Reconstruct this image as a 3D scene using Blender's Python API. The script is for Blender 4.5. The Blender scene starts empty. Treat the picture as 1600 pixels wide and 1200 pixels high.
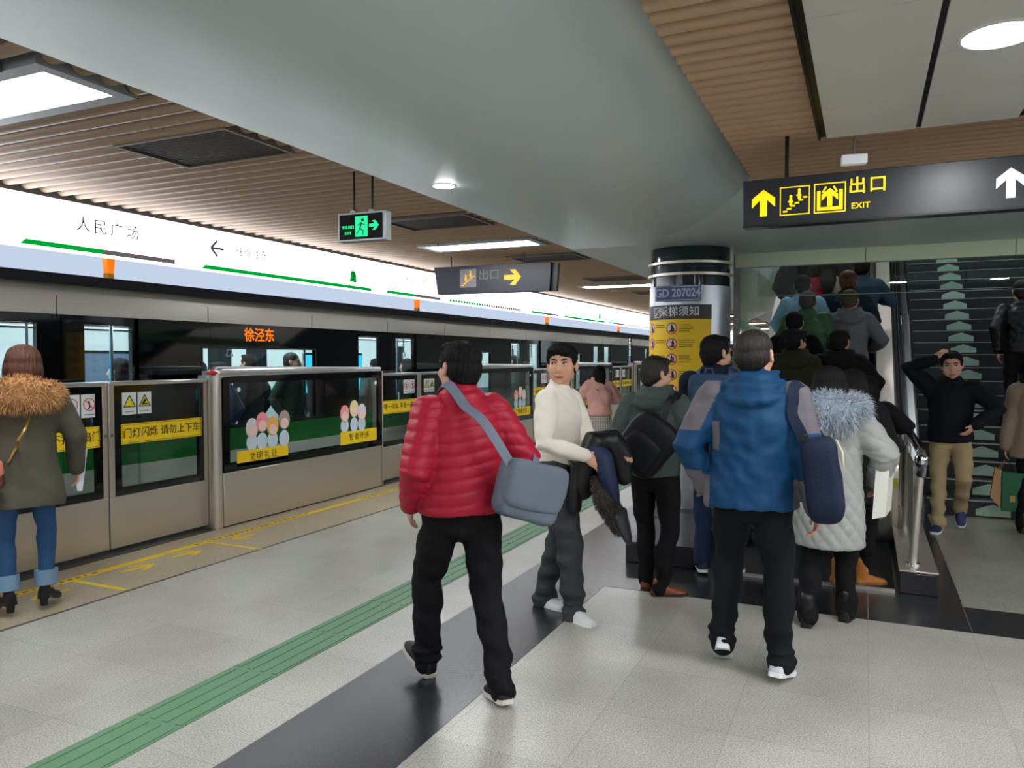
import bpy, bmesh, math, random
import numpy as np
from mathutils import Vector, Matrix, Euler, noise
from mathutils.bvhtree import BVHTree
scene = bpy.context.scene
COL = scene.collection
PI = math.pi
# ------------------------------------------------------------------ camera
cam_data = bpy.data.cameras.new('camera')
cam_data.sensor_fit = 'HORIZONTAL'
cam_data.sensor_width = 36.0
cam_data.lens = 1210.0 / 1600.0 * 36.0
cam_data.clip_end = 200
cam = bpy.data.objects.new('camera', cam_data)
COL.objects.link(cam)
cam.location = (0, 0, 1.6)
cam.rotation_euler = (math.radians(90 - 1.893), 0, math.radians(24.562))
scene.camera = cam
# ------------------------------------------------------------------ world and exposure
world = bpy.data.worlds.new('world')
scene.world = world
world.use_nodes = True
world.node_tree.nodes['Background'].inputs[0].default_value = (0.78, 0.9, 1.0, 1)
world.node_tree.nodes['Background'].inputs[1].default_value = 0.75
vs = scene.view_settings
vs.view_transform = 'Standard'
vs.look = 'None'
vs.gamma = 1.0
vs.exposure = 0.27
try: vs.use_curve_mapping = False
except Exception: pass
TUBE_E, DOWN_E, LIGHTBOX_E = 30.0, 140.0, 5.0
# ------------------------------------------------------------------ materials
def lin(c):
    c = c / 255.0
    return c / 12.92 if c <= 0.04045 else ((c + 0.055) / 1.055) ** 2.4
def rgb(r, g, b): return (lin(r), lin(g), lin(b), 1.0)
MATS = {}
def mat(name, col, rough=0.6, metal=0.0, bump=0.0, bscale=60.0, var=0.0, vscale=4.0, emit=None, es=1.0, alpha=1.0, trans=0.0, ior=1.45, spec=0.5, stretch=None, coat=0.0, sheen=0.0):
    if name in MATS: return MATS[name]
    m = bpy.data.materials.new(name); m.use_nodes = True
    nt = m.node_tree; b = nt.nodes['Principled BSDF']
    c = rgb(*col)
    b.inputs['Base Color'].default_value = c
    b.inputs['Roughness'].default_value = rough
    b.inputs['Metallic'].default_value = metal
    b.inputs['IOR'].default_value = ior
    b.inputs['Specular IOR Level'].default_value = spec
    b.inputs['Alpha'].default_value = alpha
    b.inputs['Transmission Weight'].default_value = trans
    b.inputs['Coat Weight'].default_value = coat
    b.inputs['Sheen Weight'].default_value = sheen
    if emit:
        b.inputs['Emission Color'].default_value = rgb(*emit)
        b.inputs['Emission Strength'].default_value = es
    if bump or var:
        tc = nt.nodes.new('ShaderNodeTexCoord')
        mp = nt.nodes.new('ShaderNodeMapping')
        if stretch: mp.inputs['Scale'].default_value = stretch
        nt.links.new(tc.outputs['Object'], mp.inputs['Vector'])
    if bump:
        n = nt.nodes.new('ShaderNodeTexNoise'); n.inputs['Scale'].default_value = bscale; n.inputs['Detail'].default_value = 4
        bp = nt.nodes.new('ShaderNodeBump'); bp.inputs['Strength'].default_value = bump; bp.inputs['Distance'].default_value = 0.01
        nt.links.new(mp.outputs[0], n.inputs['Vector']); nt.links.new(n.outputs[0], bp.inputs['Height']); nt.links.new(bp.outputs[0], b.inputs['Normal'])
    if var:
        n2 = nt.nodes.new('ShaderNodeTexNoise'); n2.inputs['Scale'].default_value = vscale; n2.inputs['Detail'].default_value = 5
        mx = nt.nodes.new('ShaderNodeMix'); mx.data_type = 'RGBA'
        mx.inputs[6].default_value = tuple(x * (1 - var) for x in c[:3]) + (1,)
        mx.inputs[7].default_value = tuple(min(1, x * (1 + var)) for x in c[:3]) + (1,)
        nt.links.new(mp.outputs[0], n2.inputs['Vector']); nt.links.new(n2.outputs[0], mx.inputs[0]); nt.links.new(mx.outputs[2], b.inputs['Base Color'])
    MATS[name] = m
    return m
def granite(name, base, dark, light, rough, tile=None, sc=170.0, joint=(120, 112, 104), patch=0.10):
    """speckled stone, optional tile joints"""
    m = bpy.data.materials.new(name); m.use_nodes = True
    nt = m.node_tree; L = nt.links; b = nt.nodes['Principled BSDF']
    tc = nt.nodes.new('ShaderNodeTexCoord')
    n = nt.nodes.new('ShaderNodeTexNoise'); n.inputs['Scale'].default_value = sc; n.inputs['Detail'].default_value = 3; n.inputs['Roughness'].default_value = 0.7
    L.new(tc.outputs['Object'], n.inputs['Vector'])
    r = nt.nodes.new('ShaderNodeValToRGB')
    r.color_ramp.elements[0].position = 0.30; r.color_ramp.elements[0].color = rgb(*dark)
    r.color_ramp.elements[1].position = 0.70; r.color_ramp.elements[1].color = rgb(*light)
    e = r.color_ramp.elements.new(0.5); e.color = rgb(*base)
    L.new(n.outputs[0], r.inputs[0])
    n2 = nt.nodes.new('ShaderNodeTexNoise'); n2.inputs['Scale'].default_value = 2.2; n2.inputs['Detail'].default_value = 4
    L.new(tc.outputs['Object'], n2.inputs['Vector'])
    mr = nt.nodes.new('ShaderNodeMapRange'); mr.inputs[1].default_value = 0.3; mr.inputs[2].default_value = 0.7; mr.inputs[3].default_value = 1 - patch; mr.inputs[4].default_value = 1 + patch
    L.new(n2.outputs[0], mr.inputs[0])
    mul = nt.nodes.new('ShaderNodeVectorMath'); mul.operation = 'SCALE'
    L.new(r.outputs[0], mul.inputs[0]); L.new(mr.outputs[0], mul.inputs['Scale'])
    out = mul.outputs[0]
    if tile:
        br = nt.nodes.new('ShaderNodeTexBrick')
        br.offset = 0.0; br.inputs['Scale'].default_value = 1.0
        br.inputs['Mortar Size'].default_value = 0.0022; br.inputs['Mortar Smooth'].default_value = 0.4
        br.inputs['Brick Width'].default_value = tile[0]; br.inputs['Row Height'].default_value = tile[1]
        br.inputs['Color1'].default_value = (0.93, 0.93, 0.93, 1); br.inputs['Color2'].default_value = (1.06, 1.06, 1.06, 1)
        br.inputs['Mortar'].default_value = (0.72, 0.7, 0.68, 1); br.inputs['Bias'].default_value = 0
        mp = nt.nodes.new('ShaderNodeMapping'); mp.inputs['Location'].default_value = (tile[2], tile[3], 0)
        L.new(tc.outputs['Object'], mp.inputs[0]); L.new(mp.outputs[0], br.inputs['Vector'])
        mu2 = nt.nodes.new('ShaderNodeVectorMath'); mu2.operation = 'MULTIPLY'
        L.new(out, mu2.inputs[0]); L.new(br.outputs['Color'], mu2.inputs[1]); out = mu2.outputs[0]
    L.new(out, b.inputs['Base Color'])
    b.inputs['Roughness'].default_value = rough
    b.inputs['Specular IOR Level'].default_value = 0.4
    MATS[name] = m
    return m
def emis(name, col, s):
    if name in MATS: return MATS[name]
    m = bpy.data.materials.new(name); m.use_nodes = True
    nt = m.node_tree; nt.nodes.remove(nt.nodes['Principled BSDF'])
    e = nt.nodes.new('ShaderNodeEmission'); e.inputs[0].default_value = rgb(*col); e.inputs[1].default_value = s
    nt.links.new(e.outputs[0], nt.nodes['Material Output'].inputs[0])
    MATS[name] = m
    return m
# ------------------------------------------------------------------ mesh builder
class MB:
    def __init__(s): s.v = []; s.f = []; s.m = []
    def add(s, vs_, fs, mi=0):
        o = len(s.v); s.v += [tuple(p) for p in vs_]
        for f in fs: s.f.append(tuple(i + o for i in f)); s.m.append(mi)
        return s
    def box(s, x0, x1, y0, y1, z0, z1, mi=0):
        if x0 > x1: x0, x1 = x1, x0
        if y0 > y1: y0, y1 = y1, y0
        if z0 > z1: z0, z1 = z1, z0
        v = [(x0, y0, z0), (x1, y0, z0), (x1, y1, z0), (x0, y1, z0), (x0, y0, z1), (x1, y0, z1), (x1, y1, z1), (x0, y1, z1)]
        return s.add(v, [(0, 3, 2, 1), (4, 5, 6, 7), (0, 1, 5, 4), (1, 2, 6, 5), (2, 3, 7, 6), (3, 0, 4, 7)], mi)
    def prism(s, poly, axis, a, b, mi=0):
        """poly: ccw list of 2d points; axis 'x': poly=(y,z); 'y': poly=(x,z); 'z': poly=(x,y)"""
        n = len(poly)
        mk = {'x': lambda p, t: (t, p[0], p[1]), 'y': lambda p, t: (p[0], t, p[1]), 'z': lambda p, t: (p[0], p[1], t)}[axis]
        v = [mk(p, a) for p in poly] + [mk(p, b) for p in poly]
        f = [(i, (i + 1) % n, (i + 1) % n + n, i + n) for i in range(n)]
        f += [tuple(range(n - 1, -1, -1)), tuple(range(n, 2 * n))]
        return s.add(v, f, mi)
    def tube(s, pts, rad, n=12, ref=None, mi=0, rounded=True, flat=2.0):
        """lofted tube through pts; rad scalar or (a,b): a along the ref side vector"""
        pts = [Vector(p) for p in pts]
        R = [(r, r) if not hasattr(r, '__len__') else tuple(r) for r in (rad if hasattr(rad, '__len__') and len(rad) == len(pts) else [rad] * len(pts))]
        N = len(pts)
        tans = []
        for i in range(N):
            t = pts[min(i + 1, N - 1)] - pts[max(i - 1, 0)]
            tans.append(t.normalized() if t.length > 1e-9 else Vector((0, 0, 1)))
        refs = ref if isinstance(ref, list) else None
        side = Vector(ref) if (ref is not None and refs is None) else None
        if side is None and refs is None:
            side = tans[0].orthogonal()
        frames = []
        for i in range(N):
            sv = Vector(refs[i]) if refs else side
            a = (sv - tans[i] * sv.dot(tans[i]))
            if a.length < 1e-6: a = tans[i].orthogonal()
            a.normalize(); b = tans[i].cross(a)
            if refs is None and ref is None: side = a
            frames.append((a, b))
        rings = []
        def ring(c, fr, ra, rb):
            a, b = fr; out = []
            for k in range(n):
                t = 2 * PI * k / n; ct, st = math.cos(t), math.sin(t)
                if flat != 2.0:
                    ct = math.copysign(abs(ct) ** (2 / flat), ct); st = math.copysign(abs(st) ** (2 / flat), st)
                out.append(c + a * (ct * ra) + b * (st * rb))
            return out
        if rounded:
            r0 = min(R[0]) ; rN = min(R[-1])
            for q in ((0.98, 0.75, 0.4) if rounded != 'low' else ()):
                k = math.sqrt(1 - q * q); rings.append(ring(pts[0] - tans[0] * r0 * q, frames[0], R[0][0] * k, R[0][1] * k))
        for i in range(N): rings.append(ring(pts[i], frames[i], *R[i]))
        if rounded:
            for q in (0.4, 0.75, 0.98):
                k = math.sqrt(1 - q * q); rings.append(ring(pts[-1] + tans[-1] * rN * q, frames[-1], R[-1][0] * k, R[-1][1] * k))
        v = [p for r in rings for p in r]; f = []
        for i in range(len(rings) - 1):
            for k in range(n):
                k2 = (k + 1) % n
                f.append((i * n + k, i * n + k2, (i + 1) * n + k2, (i + 1) * n + k))
        f.append(tuple(range(n - 1, -1, -1))); f.append(tuple((len(rings) - 1) * n + k for k in range(n)))
        return s.add(v, f, mi)
    def cyl(s, p, q, r, n=16, mi=0): return s.tube([p, q], r, n=n, mi=mi, rounded=False)
    def ell(s, c, r, R=None, n=16, m=10, mi=0):
        c = Vector(c); r = (r, r, r) if not hasattr(r, '__len__') else r
        v = []; f = []
        for i in range(m + 1):
            th = PI * (0.02 + 0.96 * i / m)
            for k in range(n):
                ph = 2 * PI * k / n
                p = Vector((r[0] * math.sin(th) * math.cos(ph), r[1] * math.sin(th) * math.sin(ph), -r[2] * math.cos(th)))
                v.append(c + (R @ p if R else p))
        for i in range(m):
            for k in range(n):
                k2 = (k + 1) % n
                f.append((i * n + k, i * n + k2, (i + 1) * n + k2, (i + 1) * n + k))
        f.append(tuple(range(n - 1, -1, -1))); f.append(tuple(m * n + k for k in range(n)))
        return s.add(v, f, mi)
    def mesh(s, name='mesh'):
        me = bpy.data.meshes.new(name); me.from_pydata(s.v, [], s.f); 
        me.polygons.foreach_set('material_index', s.m); me.update()
        return me
    def build(s, name, mats, parent=None, smooth=None, bevel=0.0, seg=2):
        me = s.mesh(name)
        if not isinstance(mats, (list, tuple)): mats = [mats]
        for m in mats: me.materials.append(m)
        o = bpy.data.objects.new(name, me); COL.objects.link(o)
        if parent is not None: o.parent = parent
        if bevel:
            md = o.modifiers.new('bevel', 'BEVEL'); md.width = bevel; md.segments = seg; md.limit_method = 'ANGLE'; md.angle_limit = math.radians(40)
        if smooth is None: smooth = bool(bevel)
        if smooth:
            me.shade_smooth()
            try: me.set_sharp_from_angle(angle=math.radians(45 if not bevel else 35))
            except Exception: pass
        return o
def tag(o, label, cat, group=None, kind=None):
    o['label'] = label; o['category'] = cat
    if group: o['group'] = group
    if kind: o['kind'] = kind
    return o
def thing(name, label, cat, loc=(0, 0, 0), rz=0.0, group=None):
    o = bpy.data.objects.new(name, None); COL.objects.link(o)
    o.location = loc; o.rotation_euler = (0, 0, rz); o.empty_display_size = 0.1
    return tag(o, label, cat, group)
def struct(o): o['kind'] = 'structure'; return o
def text_mb(body, size, ext=0.002, align='CENTER', bold=0.0, spacing=1.0):
    """mesh data of lettering in its own XY plane (x right, y up), thickness along +z"""
    c = bpy.data.curves.new('lettering', 'FONT'); c.body = body; c.size = size; c.extrude = ext; c.align_x = align; c.align_y = 'CENTER'
    c.offset = bold; c.space_character = spacing; c.resolution_u = 3
    o = bpy.data.objects.new('lettering', c); COL.objects.link(o)
    dg = bpy.context.evaluated_depsgraph_get()
    me = bpy.data.meshes.new_from_object(o.evaluated_get(dg))
    n = len(me.vertices); co = np.empty(n * 3); me.vertices.foreach_get('co', co); co = co.reshape(-1, 3)
    fs = [tuple(p.vertices) for p in me.polygons]
    bpy.data.objects.remove(o); bpy.data.meshes.remove(me)
    return co, fs
def lettering(name, body, size, mapf, m, parent, **kw):
    """mapf(x, y, z) -> local point of the parent"""
    co, fs = text_mb(body, size, **kw)
    mb = MB(); mb.add([mapf(*p) for p in co], fs)
    return mb.build(name, m, parent)
def grid_wall(mb, fixed, y0, y1, z0, z1, holes, x0, x1, mi=0):
    """a slab between x0..x1 over y,z with rectangular holes (ya,yb,za,zb)"""
    ys = sorted(set([y0, y1] + [h[k] for h in holes for k in (0, 1) if y0 < h[k] < y1]))
    zs = sorted(set([z0, z1] + [h[k] for h in holes for k in (2, 3) if z0 < h[k] < z1]))
    for j in range(len(zs) - 1):
        run = None
        for i in range(len(ys) - 1):
            cy, cz = (ys[i] + ys[i + 1]) / 2, (zs[j] + zs[j + 1]) / 2
            solid = not any(h[0] < cy < h[1] and h[2] < cz < h[3] for h in holes)
            if solid:
                if run is None: run = ys[i]
            if (not solid or i == len(ys) - 2) and run is not None:
                mb.box(x0, x1, run, ys[i] if not solid else ys[i + 1], zs[j], zs[j + 1], mi); run = None
    return mb
# shared materials
STEEL = mat('brushed steel', (206, 198, 186), 0.32, 0.8, bump=0.03, bscale=40, stretch=(8, 1, 8))
STEEL_D = mat('satin steel', (150, 148, 144), 0.42, 0.85)
CHROME = mat('polished steel', (205, 208, 212), 0.12, 1.0)
BLACK = mat('black paint', (14, 14, 16), 0.45)
BLACKG = mat('black glass', (8, 9, 11), 0.06, coat=0.3)
WHITEP = mat('white paint', (225, 226, 222), 0.45)
GREEN = mat('green livery', (20, 122, 52), 0.35)
YELLOW = mat('yellow sign', (240, 205, 22), 0.5)
YELLOWF = mat('yellow floor paint', (225, 190, 40), 0.55, var=0.15, vscale=12)
SIGNY = mat('lit yellow symbol', (250, 214, 20), 0.5, emit=(250, 210, 10), es=0.75)
SIGNB = mat('dark sign face', (30, 33, 38), 0.28)
GLASS = None
def glass_mat(name, tint, rough=0.0, mixf=0.9):
    """thin architectural glass: mostly clear, a fresnel reflection"""
    m = bpy.data.materials.new(name); m.use_nodes = True
    nt = m.node_tree; nt.nodes.remove(nt.nodes['Principled BSDF'])
    tr = nt.nodes.new('ShaderNodeBsdfTransparent'); tr.inputs[0].default_value = rgb(*tint)
    gl = nt.nodes.new('ShaderNodeBsdfGlossy'); gl.inputs['Roughness'].default_value = rough
    lw = nt.nodes.new('ShaderNodeLayerWeight'); lw.inputs['Blend'].default_value = 0.5
    pw = nt.nodes.new('ShaderNodeMath'); pw.operation = 'POWER'; pw.inputs[1].default_value = 4.0
    fr = nt.nodes.new('ShaderNodeMath'); fr.operation = 'MULTIPLY_ADD'; fr.inputs[1].default_value = 0.9; fr.inputs[2].default_value = 0.03
    nt.links.new(lw.outputs['Facing'], pw.inputs[0]); nt.links.new(pw.outputs[0], fr.inputs[0])
    mx = nt.nodes.new('ShaderNodeMixShader')
    nt.links.new(fr.outputs[0], mx.inputs[0]); nt.links.new(tr.outputs[0], mx.inputs[1]); nt.links.new(gl.outputs[0], mx.inputs[2])
    nt.links.new(mx.outputs[0], nt.nodes['Material Output'].inputs[0])
    MATS[name] = m
    return m
GLASS = glass_mat('gate glass', (242, 246, 244))
GLASS_T = glass_mat('train glass', (236, 243, 243))
GLASS_S = glass_mat('smoke screen glass', (234, 240, 236))
# ================================================================== SETTING
FLOOR = granite('beige granite floor', (166, 164, 155), (98, 96, 90), (208, 206, 197), 0.3, tile=(0.55, 0.55, -0.033, -0.04), sc=140)
LAND = granite('grey granite landing', (150, 150, 138), (104, 106, 98), (182, 182, 168), 0.3, tile=(0.6, 0.6, 0, 0), sc=150, patch=0.04)
DARKG = granite('black granite', (40, 42, 46), (29, 31, 34), (54, 56, 60), 0.26, sc=220, patch=0.06)
EDGEF = granite('tan platform edge', (164, 152, 128), (142, 130, 108), (184, 172, 146), 0.32, sc=60, patch=0.06)
struct(MB().box(-4.6, 6.0, -9, 46, -0.12, 0).build('floor', FLOOR))
struct(MB().box(-5.78, -4.605, -9, 46, -0.12, 0).build('floor', EDGEF))
struct(MB().box(-4.612, -4.588, -9, 46, -0.01, 0.0012).build('trim_1', mat('bronze joint', (72, 58, 50), 0.4)))
struct(MB().box(-2.30, -1.65, -9, 5.175, -0.01, 0.002).box(-2.30, -1.66, 10.2, 46, -0.01, 0.002).box(-2.3, 0.59, 5.175, 10.2, -0.01, 0.002).box(0.59, 6, 5.175, 5.69, -0.01, 0.002).build('trim_2', DARKG))
struct(MB().box(0.592, 6.0, 5.692, 9.0, -0.01, 0.003).build('trim_3', LAND))
# joints seen in the black band
jb = MB()
for xx in (0.033, 0.587): jb.box(xx - .003, xx + .003, 5.18, 5.8, 0, 0.0026)
struct(jb.build('trim_4', mat('stone joint', (96, 94, 92), 0.5)))
# tactile guide strip
tp = MB().box(-2.965, -2.675, -9, 46, -0.01, 0.003)
for k in range(4):
    x = -2.935 + k * 0.0767
    y = -9.0
    while y < 30:
        tp.box(x - .014, x + .014, y + .015, y + .585, 0.003, 0.0062); y += 0.6
struct(tp.build('trim_5', mat('green tactile tile', (92, 134, 98), 0.5, var=0.12, vscale=3)))
# yellow safety line with its worn small print
yl = MB().box(-5.245, -5.165, -9, 46, -0.01, 0.0025)
struct(yl.build('trim_6', YELLOWF))
random.seed(3)
yp = MB(); y = 2.2
while y < 9:
    if (y % 2.41) < 1.5:
        yp.box(-5.222, -5.19, y, y + random.uniform(.02, .045), 0.0025, 0.003)
    y += 0.065
struct(yp.build('trim_7', mat('worn line print', (120, 98, 30), 0.6)))
# track bed and platform wall
struct(MB().box(-9.9, -5.80, -20, 60, -1.5, -1.3).build('floor', mat('track bed', (34, 33, 32), 0.9)))
struct(MB().box(-5.80, -5.70, -20, 60, -1.3, -0.125).build('wall_left', mat('edge wall', (40, 39, 38), 0.9)))
struct(MB().box(-10.2, -9.9, -20, 60, -1.5, 3.4).build('wall_left', mat('tunnel wall', (48, 48, 50), 0.9)))
struct(MB().box(-10.2, 6.2, 46, 46.3, -1.5, 3.4).build('wall_back', mat('end wall', (120, 118, 112), 0.8)))
struct(MB().box(6.0, 7.4, -9, 46, -.12, 0).build('floor', FLOOR))
struct(MB().box(7.4, 7.6, -9, 46, -0.12, 3.4).build('wall_right', mat('side wall', (150, 148, 140), 0.6)))
struct(MB().box(6.2, 7.6, -9, 46, 3.12, 3.22).build('ceiling', mat('far side ceiling', (165, 138, 116), 0.6)))
# ------------------------------------------------------------------ ceiling
SLATZ = 2.86
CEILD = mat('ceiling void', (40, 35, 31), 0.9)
SLAT = mat('beige metal slat', (168, 142, 118), 0.45, 0.1)
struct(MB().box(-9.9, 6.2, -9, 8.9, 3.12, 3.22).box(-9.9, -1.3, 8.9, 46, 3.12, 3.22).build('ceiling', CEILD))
sl = MB()
pitch = 0.14
LIGHT_Y = [2.43 - 5.3 * k for k in range(0, 3)][::-1] + [7.75, 13.05, 18.35, 23.65, 28.95, 34.25]
VENT_Y = [3.52 - 2.79 * k for k in range(1, 4)] + [3.52 + 2.79 * k for k in range(0, 12)]
y = -8.96; k = 0
def slat(mb, x0, x1, y):
    pr = [(y - .044, SLATZ + .10), (y - .044, SLATZ + .035)] + [(y + .044 * math.cos(a), SLATZ + .035 - .035 * math.sin(a)) for a in [PI * (1 - i / 6) for i in range(1, 6)]] + [(y + .044, SLATZ + .035), (y + .044, SLATZ + .10)]
    mb.prism(pr, 'x', x0, x1)
while y < 45:
    lt = any(abs(y - l) < 0.27 for l in LIGHT_Y); vt = any(abs(y - v) < 0.30 for v in VENT_Y)
    if lt:
        slat(sl, -5.84, -4.62, y); slat(sl, -3.20, -2.98, y)
    elif vt:
        slat(sl, -5.84, -4.10, y); slat(sl, -3.18, -2.98, y)
    else: slat(sl, -5.84, -2.98, y)
    y += pitch
o = sl.build('ceiling', SLAT, smooth=True); struct(o)
sr = MB(); y = -8.96; pr_ = 0.11
while y < 6.9:
    x1 = -0.20 if y < 4.66 else 6.0
    p = [(y - .036, SLATZ + .10), (y - .036, SLATZ + .03)] + [(y + .036 * math.cos(a), SLATZ + .03 - .03 * math.sin(a)) for a in [PI * (1 - i / 6) for i in range(1, 6)]] + [(y + .036, SLATZ + .03), (y + .036, SLATZ + .10)]
    sr.prism(p, 'x', -0.755, x1)
    y += pr_
struct(sr.build('ceiling', mat('tan metal slat', (196, 162, 132), 0.45, 0.1), smooth=True))
# flat panels hung at the right, black joints between the columns
PANELM = mat('grey ceiling panel', (205, 205, 198), 0.5)
pn = MB()
for i in range(10):
    xa = -0.225 + i * 0.455
    for j in range(26):
        yb = 4.60 - j * 0.545
        pn.box(xa + .012, xa + .443, yb - .541, yb, 2.80, 2.82)
struct(pn.build('ceiling', PANELM, bevel=0.002))
struct(MB().box(-0.245, 5.9, -9, 4.61, 2.812, 2.835).box(-0.255, -0.243, -9, 4.61, 2.795, 2.835).build('ceiling', BLACK))
# smooth grey soffit over the pillars, one edge rolled up to the slats, joined to the beam over the stairs
SOF = mat('grey soffit plaster', (198, 210, 212), 0.4, bump=0.02, bscale=6, spec=.6)
prof = [(-2.74, 3.12), (-2.74, 2.72), (-2.72, 2.70), (-1.75, 2.70)]
for i in range(1, 11):
    a = i / 10 * PI / 2
    prof.append((-1.75 + 1.0 * math.sin(a), 2.70 + 0.42 * (1 - math.cos(a))))
so = MB()
n = len(prof)
sv = [(p[0], -9, p[1]) for p in prof] + [(p[0], 7.4, p[1]) for p in prof]
so.add(sv, [(i, i + n, i + 1 + n, i + 1) for i in range(n - 1)])
# beyond the stairs hall: soffit continues over the pillar row
so.box(-2.74, -1.30, 8.45, 46, 2.701, 3.1).box(-2.739, -1.75, 7.4, 8.45, 2.7005, 3.1)
struct(so.build('ceiling', SOF, smooth=True))
bm_ = MB()
pb = [(6.05, 3.12)]
for i in range(0, 11):
    a = i / 10 * PI / 2
    pb.append((6.05 + 1.0 * (1 - math.cos(a)), 3.12 - 0.42 * math.sin(a)))
pb += [(8.5, 2.70), (8.5, 3.12)]
n = len(pb)
bm_.add([(-1.752, p[0], p[1]) for p in pb] + [(6.1, p[0], p[1]) for p in pb], [(i, i + n, i + 1 + n, i + 1) for i in range(n - 1)])
struct(bm_.build('ceiling', SOF, smooth=True))
# header strip over the stairs opening
HDR = mat('pale green header', (206, 216, 186), 0.4)
hd = MB()
for xa, xb in ((-1.27, -0.02), (-0.015, 1.24), (1.245, 2.5), (2.505, 3.8), (3.805, 6.0)): hd.box(xa, xb, 8.46, 8.56, 2.555, 2.705)
struct(hd.build('trim_8', HDR, bevel=0.003))
sg = thing('smoke_screen', 'clear hanging glass smoke screen under the pale green header over the stairs', 'glass screen', (0, 8.52, 2.25))
MB().box(-1.05, 6.0, -.005, .005, 0, 0.305).build('glass_pane', GLASS_S, sg)
MB().box(-1.05, 6.0, -.007, .007, -.006, 0).build('edge_strip', STEEL_D, sg)
# enclosure around the stairs beyond the opening
struct(MB().box(3.6, 3.75, 8.6, 24, -.1, 9).build('wall_right', mat('stair wall', (70, 74, 74), 0.5)))
struct(MB().box(-1.4, 3.75, 22, 22.2, 2.7, 9).build('wall_back', mat('upper hall wall', (92, 96, 96), 0.6)))
struct(MB().box(-1.4, 3.75, 8.6, 22.2, 6.6, 6.8).build('ceiling', mat('upper hall ceiling', (120, 124, 124), 0.6)))
# glass side wall of the opening, green hand rail strip on it
gw = thing('glass_side_panel', 'pale green glass side panel with green strip between pillar and escalator', 'glass panel', (-1.27, 9.9, 0))
MB().prism([(-1.3, 1.95), (-1.3, 2.7), (2.4, 2.7), (2.4, 2.35)], 'x', -.015, .015).build('panel', mat('frosted green glass', (150, 172, 150), 0.35), gw)
MB().prism([(-1.3, 1.93), (-1.3, 2.02), (2.4, 1.95), (2.4, 1.86)], 'x', -.03, .03).build('green_strip', mat('bright green strip', (18, 140, 52), 0.3), gw)
MB().box(-.03, .03, -1.36, -1.29, 0.0, 2.7).build('post', STEEL_D, gw)
# ------------------------------------------------------------------ stairs
RISE, TREAD, NST, SY, SX0, SX1 = 0.165, 0.29, 34, 9.0, 0.57, 3.6
STEPM = granite('dark stair stone', (34, 36, 40), (26, 28, 31), (44, 46, 50), 0.3, sc=120, patch=0.05)
st = MB()
for i in range(NST):
    st.box(SX0, SX1, SY + i * TREAD, SY + (i + 1) * TREAD + (.02 if i < NST - 1 else 1.0), max(0, i * RISE - 0.3), (i + 1) * RISE)
struct(st.build('floor', STEPM))
ns = MB()
for i in range(NST):
    ns.box(SX0 + .02, SX1 - .05, SY + i * TREAD - .004, SY + i * TREAD + .035, (i + 1) * RISE - .006, (i + 1) * RISE + .003)
struct(ns.build('trim_9', mat('nosing strip', (176, 182, 182), 0.45, 0.2)))
ARW = mat('pale green arrow decal', (176, 205, 186), 0.5)
for i in range(22):
    z0 = i * RISE + .02
    mb = MB()
    xc = 1.175
    yy = SY + i * TREAD - .004
    mb.prism([(xc - .15, z0), (xc + .15, z0), (xc + .15, z0 + .065), (xc, z0 + .12), (xc - .15, z0 + .065)], 'y', yy - .004, yy)
    tag(mb.build('stair_arrow', ARW), 'pale green upward arrow sticker on riser %s of the stairs, counted from the floor' % ['one','two','three','four','five','six','seven','eight','nine','ten','eleven','twelve','thirteen','fourteen','fifteen','sixteen','seventeen','eighteen','nineteen','twenty','twenty-one','twenty-two'][i], 'arrow sticker', 'arrow stickers up the stair risers')
yd = MB()
for i in range(16):
    yd.box(0.62 + i * .19, 0.74 + i * .19, 8.955, 8.985, 0, 0.0045)
struct(yd.build('trim_10', YELLOWF))
# ================================================================== CEILING FITTINGS
TUBEM = emis('fluorescent diffuser', (250, 252, 255), TUBE_E)
DOWNM = emis('downlight lens', (250, 252, 255), DOWN_E)
HOUS = mat('light housing', (150, 155, 160), 0.4, 0.3)
ords = ['first', 'second', 'third', 'fourth', 'fifth', 'sixth', 'seventh', 'eighth', 'ninth', 'tenth', 'eleventh', 'twelfth', 'thirteenth', 'fourteenth', 'fifteenth']
kk = 0
for y in LIGHT_Y:
    lab = 'recessed white fluorescent light between the beige slats, ' + ('behind the viewpoint' if y < 0 else 'nearest, at the upper left corner' if y < 5 else ords[[7.75, 13.05, 18.35, 23.65, 28.95, 34.25].index(y) + 1] + ' along the platform')
    t = thing('ceiling_light', lab, 'ceiling light', (-3.91, y, SLATZ), 0, 'fluorescent lights along the slatted ceiling')
    MB().box(-.70, .70, -.25, -.17, -.012, .09).box(-.70, .70, .17, .25, -.012, .09).box(-.70, -.63, -.17, .17, -.012, .09).box(.63, .70, -.17, .17, -.012, .09).box(-.70, .70, -.25, .25, .09, .11).build('frame', HOUS, t)
    MB().box(-.628, .628, -.168, .168, -.004, .02).build('diffuser', TUBEM, t)
    for xx in (-.45, .45): MB().box(xx - .03, xx + .03, -.268, -.251, -.02, .02).build('clip', STEEL_D, t)
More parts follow.
